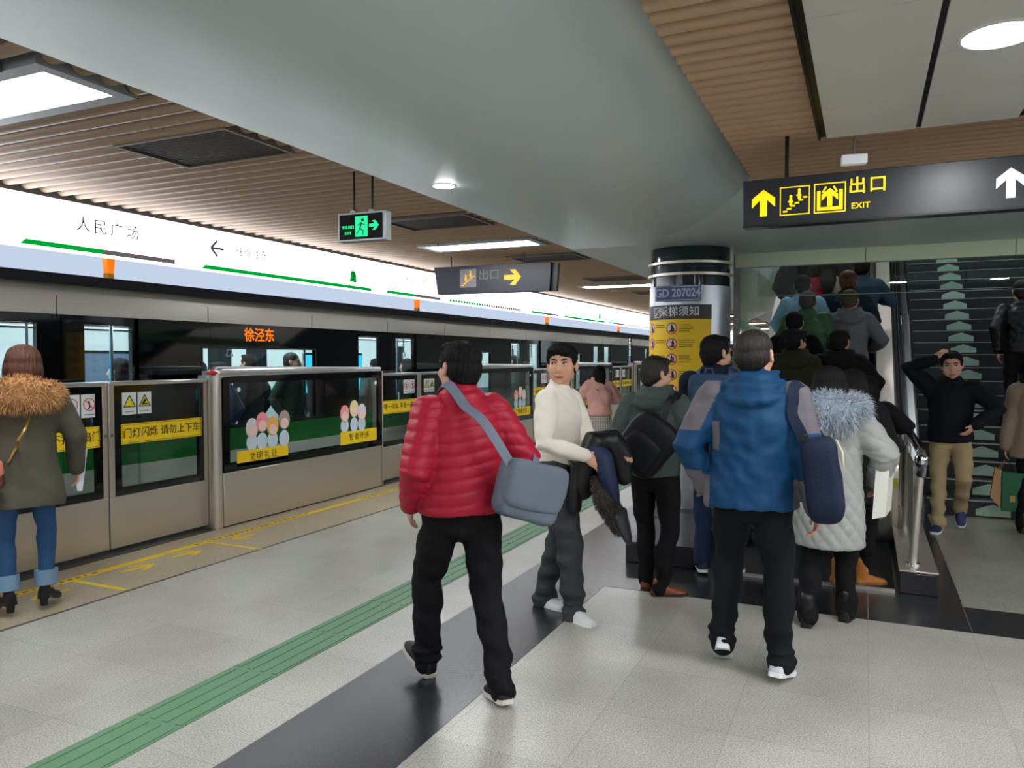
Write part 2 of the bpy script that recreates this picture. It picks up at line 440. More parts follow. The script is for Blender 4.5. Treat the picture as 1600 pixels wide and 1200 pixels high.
for i, y in enumerate(VENT_Y):
    k = i - 3
    t = thing('ceiling_vent', 'dark brown grille vent in the beige slatted ceiling, ' + ('behind the viewpoint' if y < 2 else 'nearest to the viewer' if k == 0 else ords[k] + ' along the platform'), 'vent', (-3.64, y, SLATZ), 0, 'square air vents along the slatted ceiling')
    fm = mat('vent frame', (120, 104, 92), 0.5)
    MB().box(-.44, .44, -.29, -.27, -.008, .03).box(-.44, .44, .27, .29, -.008, .03).box(-.44, -.42, -.27, .27, -.008, .03).box(.42, .44, -.27, .27, -.008, .03).build('frame', fm, t)
    g = MB()
    for q in range(20): g.box(-.42, .42, -.262 + q * .0272, -.248 + q * .0272, 0.0, .012)
    g.box(-.42, .42, -.27, .27, .03, .04)
    g.build('grille', mat('vent grille', (62, 54, 48), 0.6), t)
for (x, y, z, r, lab) in ((-2.46, 4.34, 2.70, .068, 'small round recessed downlight in the grey soffit'), (0.435, 3.40, 2.80, .125, 'large round downlight in the grey ceiling panels'),
                          (0.435, 0.13, 2.80, .125, 'unseen downlight added in the grey panels almost overhead'), (1.80, 3.40, 2.80, .125, 'unseen downlight added in the panels right of the frame'), (1.80, 0.13, 2.80, .125, 'unseen downlight added in the panels right of the viewpoint'), (0.435, -3.1, 2.80, .125, 'unseen downlight added in the panels behind the viewpoint'),  # unseen panel downlights, added to brighten the right half
                          (3.17, 3.40, 2.80, .125, 'unseen downlight added in the panels farthest right of the frame'), (1.80, 1.75, 2.80, .125, 'unseen downlight added in the panels, nearest of those right of the viewpoint'), (0.435, 1.75, 2.80, .125, 'unseen downlight added in the grey panels just above the frame'), (-2.0, -1.5, 2.70, .068, 'small round downlight in the soffit behind the viewpoint')):
    t = thing('downlight', lab, 'downlight', (x, y, z))
    rg = MB(); n_r = 32
    rg.add([(rr * math.cos(2 * PI * k / n_r), rr * math.sin(2 * PI * k / n_r), zz) for rr, zz in ((r, 0), (r, -.006), (r + .012, -.006), (r + .014, 0)) for k in range(n_r)], [(a * n_r + k, a * n_r + (k + 1) % n_r, (a + 1) * n_r + (k + 1) % n_r, (a + 1) * n_r + k) for a in range(3) for k in range(n_r)])
    rg.build('trim_ring', WHITEP, t)
    MB().tube([(0, 0, -.0035), (0, 0, .0)], r, n=32, rounded=False).build('lens', DOWNM, t)
t = thing('downlight', 'unseen round light high over the stairs beyond the opening', 'downlight', (1.2, 12.5, 6.6))  # hall lamps out of view, strengthened to light the stairs and steel
MB().tube([(0, 0, -.03), (0, 0, .0)], .3, n=32, rounded=False).build('lens', emis('hall light lens', (250, 252, 255), 45), t)
t = thing('downlight', 'unseen round light high over the escalator beyond the opening', 'downlight', (-.4, 12.5, 6.6))
MB().tube([(0, 0, -.03), (0, 0, .0)], .3, n=32, rounded=False).build('lens', emis('hall light lens', (250, 252, 255), 45), t)
# small white box hung from the panels
t = thing('emergency_light', 'small white box light hanging from the edge of the grey ceiling panels', 'emergency light', (-.075, 4.66, 2.68), math.radians(8))
MB().box(-.065, .065, -.03, .03, -.022, .03).build('case', mat('white plastic', (226, 230, 236), 0.35, emit=(220, 228, 240), es=0.15), t, bevel=.006)
MB().cyl((-.0, 0, .03), (-.0, 0, .17), .005).build('rod', STEEL_D, t)
# ------------------------------------------------------------------ big hanging sign over the way to the stairs
t = thing('hanging_sign', 'long dark hanging sign with yellow arrow, escalator and EXIT symbols', 'sign', (-.665, 4.75, 2.36), math.radians(-1.0))
MB().box(0, 3.6, -.05, .05, 0, .272).build('panel', mat('dark sign case', (46, 50, 56), 0.3), t, bevel=.004)
MB().box(0.0, 3.6, -.054, -.0502, .0, .012).build('edge_trim', mat('sign trim', (24, 26, 30), 0.4), t)
MB().cyl((.235, 0, .27), (.235, 0, .56), .011).build('rod', BLACK, t)
MB().cyl((1.9, 0, .27), (1.9, 0, .56), .011).build('rod', BLACK, t)
def sign_poly(mb, poly, ox, oz, s, y=-.0525, th=.0025):
    mb.prism([(ox + p[0] * s, oz + p[1] * s) for p in poly], 'y', y - th, y)
def arrow_poly(rot=0):
    P = [(-.13, -.5), (.13, -.5), (.13, .12), (.42, -.17), (.42, .17), (0, .5), (-.42, .17), (-.42, -.17), (-.13, .12)]
    c, s_ = math.cos(rot), math.sin(rot)
    return [(x * c - y * s_, x * s_ + y * c) for x, y in P]
def tri_fan_poly(mb, poly, ox, oz, s, y0, th, axis='y', frame=None):
    """concave polygon through bmesh triangulation"""
    bm = bmesh.new()
    vs_ = [bm.verts.new((p[0], p[1], 0)) for p in poly]
    f = bm.faces.new(vs_); f.normal_update(); bmesh.ops.triangulate(bm, faces=[f])
    r = bmesh.ops.extrude_face_region(bm, geom=bm.faces[:])
    for v in [g for g in r['geom'] if isinstance(g, bmesh.types.BMVert)]: v.co.z = 1
    bm.verts.index_update()
    V = [(v.co.x, v.co.y, v.co.z) for v in bm.verts]; F = [tuple(v.index for v in f.verts) for f in bm.faces]; bm.free()
    if frame is None: frame = lambda x, yv, z: (ox + x * s, y0 - z * th, oz + yv * s)
    mb.add([frame(*p) for p in V], F)
def frame_rect(mb, x0, x1, z0, z1, w, y, th=.0025):
    mb.box(x0, x1, y - th, y, z0, z0 + w).box(x0, x1, y - th, y, z1 - w, z1).box(x0, x0 + w, y - th, y, z0 + w, z1 - w).box(x1 - w, x1, y - th, y, z0 + w, z1 - w)
def escalator_glyph(mb, cx, cz, s, y, th=.0025):
    for i in range(6):
        mb.box(cx + (-.42 + i * .14) * s, cx + (-.42 + (i + 1) * .14 + .02) * s, y - th, y, cz + (-.42 + i * .1) * s, cz + (-.36 + i * .1) * s)
    for (px, pz) in ((-.14, -.17), (.16, .05)):
        mb.box(cx + (px - .05) * s, cx + (px + .05) * s, y - th, y, cz + (pz) * s, cz + (pz + .28) * s)
        mb.box(cx + (px - .1) * s, cx + (px + .08) * s, y - th, y, cz + (pz + .12) * s, cz + (pz + .17) * s)
        mb.prism([(cx + (px + .055 * math.cos(a)) * s, cz + (pz + .34 + .055 * math.sin(a)) * s) for a in [2 * PI * k / 10 for k in range(10)]], 'y', y - th, y)
yf = -.0506
m1 = MB(); tri_fan_poly(m1, arrow_poly(), .115, .135, .152, yf, .003); m1.build('arrow_symbol', SIGNY, t)
m1 = MB(); frame_rect(m1, .205, .365, .055, .215, .005, yf); escalator_glyph(m1, .285, .135, .15, yf); m1.build('escalator_symbol', SIGNY, t)
m1 = MB(); frame_rect(m1, .387, .552, .053, .218, .006, yf)
m1.box(.403, .536, yf - .003, yf, .067, .085).box(.403, .421, yf - .003, yf, .085, .178).box(.518, .536, yf - .003, yf, .085, .178)
m1.prism([(.428, .168), (.437, .164), (.455, .196), (.446, .2)], 'y', yf - .003, yf).prism([(.511, .168), (.502, .164), (.484, .196), (.493, .2)], 'y', yf - .003, yf)
tri_fan_poly(m1, arrow_poly(), .4695, .138, .1, yf, .003); m1.build('exit_symbol', SIGNY, t)
lettering('lettering', '出口', .095, lambda x, y, z: (.66 + x, yf - z, .185 + y), SIGNY, t, bold=.0012, spacing=1.15)
lettering('lettering', 'EXIT', .045, lambda x, y, z: (.627 + x * 1.05, yf - z, .079 + y), SIGNY, t, bold=.0004)
m1 = MB(); tri_fan_poly(m1, arrow_poly(), 1.325, .135, .152, yf, .003); m1.build('arrow_symbol', mat('lit white symbol', (235, 240, 250), 0.5, emit=(235, 240, 250), es=.8), t)
# ------------------------------------------------------------------ far hanging sign
t = thing('hanging_sign', 'dark hanging sign with yellow right arrow over the platform by the lit band', 'sign', (-4.95, 8.52, 2.40), math.radians(3))
MB().prism([(0, .34), (.05, 0), (1.53, 0), (1.55, .34)], 'y', -.05, .05).build('panel', mat('dark blue sign case', (26, 30, 38), 0.45), t, bevel=.004)
MB().prism([(1.55, .34), (1.525, 0), (1.60, .0), (1.62, .33)], 'y', .0, .07).build('end_cap', BLACK, t)
for xx in (.22, 1.19): MB().cyl((xx, 0, .335), (xx, 0, .50), .006).build('rod', BLACK, t)
dimy = mat('yellow symbol', (226, 168, 30), 0.5)
MB().box(.36, .58, -.0525, -.0502, .075, .30).build('symbol_plate', mat('dull symbol plate', (104, 100, 100), 0.5), t)
m1 = MB(); escalator_glyph(m1, .47, .185, .21, -.0526); m1.build('escalator_symbol', dimy, t)
lettering('lettering', '出口', .14, lambda x, y, z: (.75 + x, -.0506 - z, .215 + y), mat('dull lettering', (92, 94, 88), 0.5), t, spacing=1.05)
m1 = MB(); tri_fan_poly(m1, arrow_poly(-PI / 2), 1.06, .18, .22, -.0506, .003); m1.build('arrow_symbol', dimy, t)
# ------------------------------------------------------------------ green emergency exit sign
t = thing('exit_sign', 'green lit running man exit sign hanging from two rods', 'exit sign', (-3.10, 4.38, 2.39), math.radians(2))
MB().box(-.19, .19, -.035, .035, 0, .195).build('case', mat('exit sign case', (150, 156, 156), 0.4, 0.4), t, bevel=.004)
MB().box(-.175, .165, -.0375, -.035, .014, .181).build('face', mat('exit sign face', (4, 10, 9), 0.6, spec=.2), t)
EXG = emis('exit green', (40, 235, 140), 1.3)
m1 = MB(); yg = -.0378
m1.box(-.045, .05, yg - .002, yg, .03, .165); m1.build('door_symbol', EXG, t)
m1 = MB(); yk = -.0402
m1.prism([(.012 + .012 * math.cos(a), .14 + .012 * math.sin(a)) for a in [2 * PI * k / 10 for k in range(10)]], 'y', yk - .001, yk)
for (a, b, w) in (((.005, .125), (-.01, .085), .011), ((-.01, .085), (.018, .065), .008), ((.018, .065), (.012, .038), .007), ((-.01, .085), (-.022, .06), .008), ((-.022, .06), (-.038, .05), .007), ((.002, .12), (.028, .105), .006), ((0, .12), (-.028, .105), .006)):
    dx, dz = b[0] - a[0], b[1] - a[1]; L = math.hypot(dx, dz); nx, nz = -dz / L * w / 2, dx / L * w / 2
    m1.prism([(a[0] + nx, a[1] + nz), (a[0] - nx, a[1] - nz), (b[0] - nx, b[1] - nz), (b[0] + nx, b[1] + nz)][::-1], 'y', yk - .001, yk)
m1.build('running_man_symbol', mat('exit dark green', (10, 60, 45), 0.5), t)
m1 = MB(); tri_fan_poly(m1, arrow_poly(-PI / 2), .1, .1, .075, yg, .002); m1.build('arrow_symbol', EXG, t)
lettering('lettering', '安全出口', .024, lambda x, y, z: (-.105 + x, yg - z, .095 + y), EXG, t)
lettering('lettering', 'EXIT', .026, lambda x, y, z: (-.105 + x, yg - z, .055 + y), EXG, t)
for xx in (-.08, .065):
    r_ = MB().cyl((xx, 0, .2), (xx, 0, .49), .008).build('rod', BLACK, t)
    MB().box(xx - .02, xx + .02, -.02, .02, .195, .21).build('bracket', STEEL_D, r_)
# ================================================================== LIGHT BOXES OVER THE TRACK
LBX = -5.72
def lightbox_mat():
    m = emis('light box face', (244, 248, 255), LIGHTBOX_E)
    return m
LBM = lightbox_mat()
LBL = emis('light box lower face', (200, 214, 238), .8)
LBG = emis('light box green', (0, 176, 60), 0.7)
LBGR = emis('light box grey', (110, 100, 104), 0.75)
LBT = emis('light box lettering', (60, 60, 72), 1.0)
LBA = emis('light box arrow', (60, 62, 82), 0.8)
frame_m = mat('light box frame', (120, 124, 130), 0.4, 0.5)
struct(MB().box(LBX - .2, LBX + .012, -9, 46, 2.835, 2.885).build('trim_11', frame_m))
def lb_text(name, body, size, yc, z, m, p, **kw):
    return lettering(name, body, size, lambda x, y, zz: (LBX + .001 + zz, yc + x, z + y), m, p, **kw)
def lb_frame(x, yv, z, yc, zc, s): return (LBX + .001 + z * .003, yc + x * s, zc + yv * s)
def bar(mb, ya, yb, za, zb, slant=0.0):
    mb.prism([(ya, za), (yb, za), (yb, zb), (ya + slant, zb)], 'x', LBX, LBX + .004)
def lightbox(y0, y1, kind, idx):
    yc = (y0 + y1) / 2
    nm = {'name': 'station name', 'dir': 'direction', 'map': 'route map'}[kind]
    t = thing('light_box_panel', f'glowing white {nm} light box over the gates, ' + idx, 'light box', (0, 0, 0), 0, 'white light boxes above the track')
    MB().prism([(LBX - .18, 2.43), (LBX, 2.43), (LBX, 2.833), (LBX - .18, 2.833)], 'y', y0 + .004, y1 - .004).build('lit_face', LBM, t)
    MB().prism([(LBX - .18, 2.285), (LBX - .06, 2.285), (LBX, 2.32), (LBX, 2.4295), (LBX - .18, 2.4295)], 'y', y0 + .004, y1 - .004).build('lower_face', LBL, t)
    if kind == 'name':
        mb = MB(); bar(mb, yc - .62, yc + .08, 2.455, 2.495, .05); mb.build('green_bar', LBG, t)
        mb = MB(); bar(mb, yc + .08, yc + .80, 2.455, 2.495); mb.build('grey_bar', LBGR, t)
        lb_text('lettering', '人民广场', .13, yc + .13, 2.665, LBT, t, spacing=1.35)
        lb_text('lettering', "People's Square", .05, yc + .14, 2.56, LBT, t)
    elif kind == 'dir':
        mb = MB(); bar(mb, y0 + .28, y1 - .12, 2.45, 2.49, .05); mb.build('green_bar', LBG, t)
        mb = MB()
        for (pa, pb) in (((.0, 0), (.16, 0)), ((0, 0), (.08, .075)), ((0, 0), (.08, -.075))):
            dy, dz = pb[0] - pa[0], pb[1] - pa[1]; L = math.hypot(dy, dz); ny, nz = -dz / L * .011, dy / L * .011
            mb.prism([(y0 + .4 + pa[0] + ny, 2.66 + pa[1] + nz), (y0 + .4 + pa[0] - ny, 2.66 + pa[1] - nz), (y0 + .4 + pb[0] - ny, 2.66 + pb[1] - nz), (y0 + .4 + pb[0] + ny, 2.66 + pb[1] + nz)], 'x', LBX, LBX + .004)
        mb.build('arrow_symbol', LBA, t)
        lb_text('lettering', '往徐泾东', .11, y0 + .95, 2.665, LBT, t, spacing=1.1)
        lb_text('lettering', 'To East Xujing', .045, y0 + .95, 2.57, LBT, t)
        mb = MB(); tri_fan_poly(mb, [(-.5, -.5), (.5, -.5), (.38, .3), (.2, .5), (-.2, .5), (-.38, .3)], 0, 0, 1, 0, 0, frame=lambda x, yv, z: lb_frame(x, yv, z, y1 - .50, 2.60, .14)); mb.build('line_badge', LBG, t)
        lettering('lettering', '2', .13, lambda x, y, zz: (LBX + .0045 + zz, y1 - .50 + x, 2.60 + y), mat('badge numeral', (14, 60, 30), 0.5), t)
    else:
        n = 30; w = (y1 - y0 - .5) / n
        mb = MB(); mg = MB()
        for i in range(n):
            ya = y0 + .25 + i * w
            q = mb if i < 13 else mg
            bar(q, ya, ya + w * .75, 2.455, 2.495)
        mb.build('green_stops', LBG, t); mg.build('grey_stops', LBGR, t)
P0, PITCH = 5.40, 4.82
for k in range(-2, 8):
    yc = P0 - 1.05 + PITCH * k
    where = 'behind the viewpoint' if k < 0 else 'over the nearest doors' if k == 0 else f'over the {ords[k]} doors from the viewer'
    lightbox(yc - .83, yc + .83, 'name', where)
    where = 'left of the frame' if k < 0 else f'between the {["nearest", "second", "third", "fourth", "fifth", "sixth", "seventh", "eighth"][k]} and the {["second", "third", "fourth", "fifth", "sixth", "seventh", "eighth", "ninth"][k]} doors'
    lightbox(yc + .83, yc - .83 + PITCH, 'dir' if k % 2 == 0 else 'map', where)
    if k >= 0:
        t = thing('door_warning_lamp', 'orange warning lamp under the light box ' + ('over the nearest doors' if k == 0 else f'over the {ords[k]} doors'), 'warning lamp', (LBX + .03, yc + .10, 2.36), 0, 'orange door warning lamps')
        MB().prism([(-.028, -.06), (.028, -.06), (.04, .06), (-.04, .06)], 'x', -.028, .03).build('lens', mat('orange lens', (255, 130, 20), 0.3, emit=(255, 120, 10), es=.55), t, bevel=.006)
        MB().box(-.027, .026, -.03, .03, -.10, -.061).build('label_plate', mat('striped plate', (200, 150, 30), 0.5), t)
for yy in (-2.0, 3.2, 8.4):  # mirrored light boxes out of view, added for side light from the right
    t = thing('light_box_panel', 'unseen white light box added over the opposite track to light the right side', 'light box', (7.29, yy, 2.3), 0, 'unseen light boxes added over the opposite track')
    MB().box(0, .1, 0, 5.1, 0, .55).build('lit_face', LBM, t)
for yy in (-2.8, 2.5, 7.8):  # lamps out of view, added to lift the dim right side
    t = thing('ceiling_light', 'unseen fluorescent light added over the opposite platform edge to light the right side', 'ceiling light', (5.6, yy, 2.79), 0, 'unseen fluorescent lights added on the opposite side')
    MB().box(-.65, .65, -.2, .2, -.02, .008).build('diffuser', TUBEM, t)
# near-black board standing in for the shade in the gap behind the light boxes
struct(MB().box(LBX - .21, LBX - .19, -9, 46, 2.20, 2.9).build('wall_left', mat('gap shade board', (10, 10, 11), 0.9)))
# ================================================================== PLATFORM GATES
GX, LX = -5.48, -5.60
YSIGN_T = mat('sign black lettering', (70, 56, 20), 0.6)
STICKW = mat('white sticker', (214, 220, 222), 0.5)
REDR = mat('red ring', (206, 60, 66), 0.5)
def on_x(xf, yc, zc):
    return lambda x, y, z: (xf + z, yc + x, zc + y)
def ring(mb, xf, yc, zc, r, w, n=28, th=.002):
    v = []; f = []
    for k in range(n):
        a = 2 * PI * k / n
        for rr, dx in ((r, 0), (r - w, 0), (r, th), (r - w, th)): v.append((xf + dx, yc + rr * math.cos(a), zc + rr * math.sin(a)))
    for k in range(n):
        a, b = 4 * k, 4 * ((k + 1) % n)
        f += [(a + 2, b + 2, b + 3, a + 3), (a, b, b + 2, a + 2), (a + 1, a + 3, b + 3, b + 1)]
    mb.add(v, f)
def segx(mb, xf, a, b, w, th=.002):
    dy, dz = b[0] - a[0], b[1] - a[1]; L = math.hypot(dy, dz); ny, nz = -dz / L * w / 2, dy / L * w / 2
    mb.prism([(a[0] + ny, a[1] + nz), (b[0] + ny, b[1] + nz), (b[0] - ny, b[1] - nz), (a[0] - ny, a[1] - nz)][::-1], 'x', xf, xf + th)
def children_sticker(t, x, yc, zb, cols, flip, text):
    """plain rounded cartoon children in a row over a yellow caption plate"""
    st_ = MB().box(x, x + .002, yc - .36, yc + .36, zb, zb + .15).build('sticker', YELLOW, t)
    lettering('lettering', text, .088, on_x(x + .002, yc, zb + .075), YSIGN_T, st_, spacing=1.35)
    def disc(name, cy, cz, ry, rz_, m, dx):
        MB().prism([(cy + ry * math.cos(a), cz + rz_ * math.sin(a)) for a in [2 * PI * k / 18 for k in range(18)]], 'x', x + dx, x + dx + .001).build(name, m, st_)
    for i, (hc, dy) in enumerate(cols):
        cy = yc + dy
        cz = zb + .36 + (.05 if i % 2 else 0)
        disc('cartoon_shirt', cy, zb + .22, .075, .085, mat('cartoon shirt', (196, 214, 226), 0.6), .0005 + .0012 * i)
        disc('cartoon_hair', cy, cz, .085, .10, mat('cartoon hair %d' % (hc[0] + hc[1]), hc, 0.6), .003 + .0012 * i)
        disc('cartoon_face', cy, cz - .035, .06, .055, mat('cartoon face', (240, 206, 196), 0.6), .0075 + .0012 * i)
PINK, ORANGE, TAUPE, PALE, CREAM = (240, 150, 160), (238, 180, 90), (170, 155, 140), (214, 208, 214), (232, 214, 160)
def fixed_panel(k):
    y0 = P0 + PITCH * k; y1 = y0 + 2.71; L = y1 - y0
    where = ['between the nearest and second doors', 'behind the red jacket', 'behind the pink coat', 'near the pillar'][k] if k in (0, 1, 2, 3) else ('left of the frame' if k < 0 else f'far off, {ords[k]} from the viewer')
    t = thing('platform_screen', 'fixed steel and glass gate panel with steel end posts, ' + where, 'gate panel', (GX, y0, 0), 0, 'fixed platform gate panels')
    X0, X1 = -.24, 0.0
    MB().box(X0, X1, .07, L - .03, .012, .515).build('kick_panel', STEEL, t, bevel=.004)
    MB().box(X0 + .02, X1 - .02, .08, L - .04, 0, .012).build('base_gap', BLACK, t)
    fr = MB()
    zz0, zz1 = .52, 1.435
    fr.box(-.03, .002, .075, L - .02, zz0, zz0 + .07).box(-.03, .002, .075, L - .02, zz1 - .07, zz1).box(-.03, .002, .075, .15, zz0 + .07, zz1 - .07).box(-.03, .002, L - .10, L - .02, zz0 + .07, zz1 - .07)
    fr.box(X0, X0 + .03, .075, L - .02, zz0, zz0 + .05).box(X0, X0 + .03, .075, L - .02, zz1 - .05, zz1)
    fr.build('glass_frame', BLACKG, t)
    MB().box(-.018, -.008, .15, L - .10, zz0 + .07, zz1 - .07).build('glass_pane', GLASS, t)
    rl = MB(); rl.tube([(-.05, .05, 1.465), (-.05, L - .01, 1.465)], (.06, .03), n=16, ref=(1, 0, 0), flat=3).box(X0, -.1, .05, L - .02, 1.438, 1.48)
    rl.build('top_rail', mat('bright rail', (208, 210, 212), 0.28, 0.85), t, smooth=True)
    MB().box(-.01, .006, L - .02, L, .012, 1.44).build('end_post', STEEL, t, bevel=.003)
    MB().tube([(-.05, .03, 0), (-.05, .03, 1.44)], .052, n=20, rounded=False).box(X0, -.06, 0, .05, 0, 1.44).build('end_post', STEEL, t, smooth=True)
    MB().tube([(-.05, -.055, 1.462), (-.05, .06, 1.470)], [(.035, .016), (.055, .028)], n=14, ref=(1, 0, 0)).build('warning_lamp', mat('red lamp', (206, 36, 30), 0.35), t, smooth=True)
    if 0 <= k <= 4:
        children_sticker(t, .0, .60, .555, [(PALE, -.16), (PINK, -.02), (ORANGE, .13), (TAUPE, .30)], 0, '文明礼让')
        children_sticker(t, .0, L - .50, .60, [(PINK, -.28), (CREAM, -.10), (PALE, .05)], 0, '智者守序')
        for yy in (.27, L - .16): 
            MB().tube([(.003, yy, 1.30), (.005, yy, 1.30)], .022, n=20, rounded=False).build('round_sticker', STICKW, t)
def leaf(y0, y1, left, k):
    yc = (y0 + y1) / 2
    side = 'left' if left else 'right'
    where = ('in the nearest doorway' if k == 0 else f'in the {ords[k]} doorway from the viewer') if k >= 0 else 'left of the frame'
    t = thing('sliding_gate', f'{side} sliding leaf of the platform gate {where}', 'sliding gate', (LX, y0, 0), 0, 'sliding platform gate leaves')
    L = y1 - y0
    MB().box(-.05, 0, .008, L - .006, .035, .462).box(-.05, 0, .008, .06, .462, 1.375).box(-.05, 0, L - .05, L - .006, .462, 1.375).build('door_panel', STEEL, t, bevel=.003)
    MB().box(-.055, .008, .006, L - .004, 1.375, 1.412).build('top_rail', mat('bright rail', (208, 210, 212), 0.28, 0.85), t, bevel=.008)
    fr = MB(); a, b = .062, L - .052
    fr.box(-.03, .001, a, b, .466, .53).box(-.03, .001, a, b, 1.32, 1.372).box(-.03, .001, a, a + .06, .53, 1.32).box(-.03, .001, b - .06, b, .53, 1.32)
    fr.build('glass_frame', BLACKG, t)
    MB().box(-.02, -.012, a + .06, b - .06, .53, 1.32).build('glass_pane', GLASS, t)
    cy = L / 2
    sg_ = MB().box(.0015, .004, a + .055, b - .03, .885, 1.055).build('warning_plate', YELLOW, t, bevel=.0008)
    bd = MB(); y_a, y_b, w = a + .062, b - .037, .004
    bd.box(.004, .0046, y_a, y_b, .893, .893 + w).box(.004, .0046, y_a, y_b, 1.047 - w, 1.047).box(.004, .0046, y_a, y_a + w, .893, 1.047).box(.004, .0046, y_b - w, y_b, .893, 1.047)
    bd.build('plate_border', YSIGN_T, sg_)
    if k < 6:
        lettering('lettering', '宁等一列车 不抢一扇门' if left else '门灯闪烁 请勿上下车', .086 if left else .088, on_x(.0042, (a + b) / 2 + .012, .97), YSIGN_T, sg_, bold=.0006)
    ly = L - .03 if left else .03
    MB().tube([(.0005, ly, .97), (.006, ly, .97)], .014, n=16, rounded=False).build('lock', CHROME, t)
    s0 = (b - .33) if left else (a + .075)
    for q in range(2):
        c = s0 + q * .15 + .07
        s_ = MB().box(-.008, -.0045, c - .068, c + .068, 1.13, 1.315).build('pictogram_sticker', STICKW, t)
        m_ = MB()
        if left:
            ring(m_, -.0045, c, 1.235, .052, .007)
            segx(m_, -.0044, (c - .036, 1.271), (c + .036, 1.199), .007)
            m_.build('ring_symbol', REDR, s_)
            m2 = MB(); segx(m2, -.0046, (c - .005, 1.262), (c + .008, 1.215), .014); segx(m2, -.0046, (c + .008, 1.215), (c - .014, 1.2), .01); m2.build('figure_symbol', BLACK, s_)
        else:
            m_.prism([(c - .056, 1.195), (c + .056, 1.195), (c, 1.29)], 'x', -.0045, -.0035); m_.build('triangle_symbol', mat('warning triangle', (222, 208, 40), 0.5), s_)
            m2 = MB()
            for A, B in (((c - .056, 1.195), (c + .056, 1.195)), ((c + .056, 1.195), (c, 1.29)), ((c, 1.29), (c - .056, 1.195))): segx(m2, -.0034, A, B, .007)
            if q: segx(m2, -.0034, (c - .02, 1.215), (c + .01, 1.25), .02); segx(m2, -.0034, (c - .03, 1.212), (c + .03, 1.212), .01)
            m2.build('symbol_outline', BLACK, s_)
        m3 = MB().box(-.0044, -.004, c - .045, c + .045, 1.15, 1.158); m3.build('small_print', mat('grey print', (130, 130, 136), 0.6), s_)
for k in range(-1, 8):
    fixed_panel(k)
    ya = P0 - PITCH + 2.71 + PITCH * k + .01; yb = P0 + PITCH * k - .0
    ym = (ya + yb) / 2
    leaf(ya - .0, ym, True, k); leaf(ym, yb, False, k)
# sill under the gates
struct(MB().box(-5.80, -5.50, -9, 46, -.01, .0045).build('trim_12', mat('dark sill', (62, 60, 56), 0.5)))
# painted arrows and bars on the tan strip
def floor_arrow(x, y, rz, lab):
    mb = MB()
    tri_fan_poly(mb, [(-.1, -.5), (.1, -.5), (.1, .18), (.42, -.1), (.5, .02), (0, .5), (-.5, .02), (-.42, -.1), (-.1, .18)], 0, 0, 1, 0, 0, frame=lambda a, b, c: (a * .2, b * .28, c * .002))
    o = mb.build('floor_arrow', YELLOWF); o.location = (x, y, .0); o.rotation_euler = (0, 0, rz)
    tag(o, lab, 'floor marking', 'yellow waiting marks on the tan strip')
floor_arrow(-5.03, 4.15, -.15, 'yellow floor arrow in the middle of the nearest doorway, left of two')
floor_arrow(-5.03, 4.62, -.15, 'yellow floor arrow in the middle of the nearest doorway, right of two')
floor_arrow(-5.05, 5.27, PI - .1, 'yellow floor arrow before the steel end post of the gate panel')
floor_arrow(-5.0, 3.42, PI, 'yellow floor arrow beside the heeled boots')
for (xa, ya, xb, yb, lab) in ((-5.17, 3.715, -4.63, 3.715, 'yellow floor bar right of the heeled boots'), (-5.15, 4.99, -4.60, 4.99, 'yellow floor bar before the steel end post')):
    tag(MB().box(xa, xb, ya - .02, ya + .02, 0, .002).build('floor_bar', YELLOWF), lab, 'floor marking', 'yellow waiting marks on the tan strip')
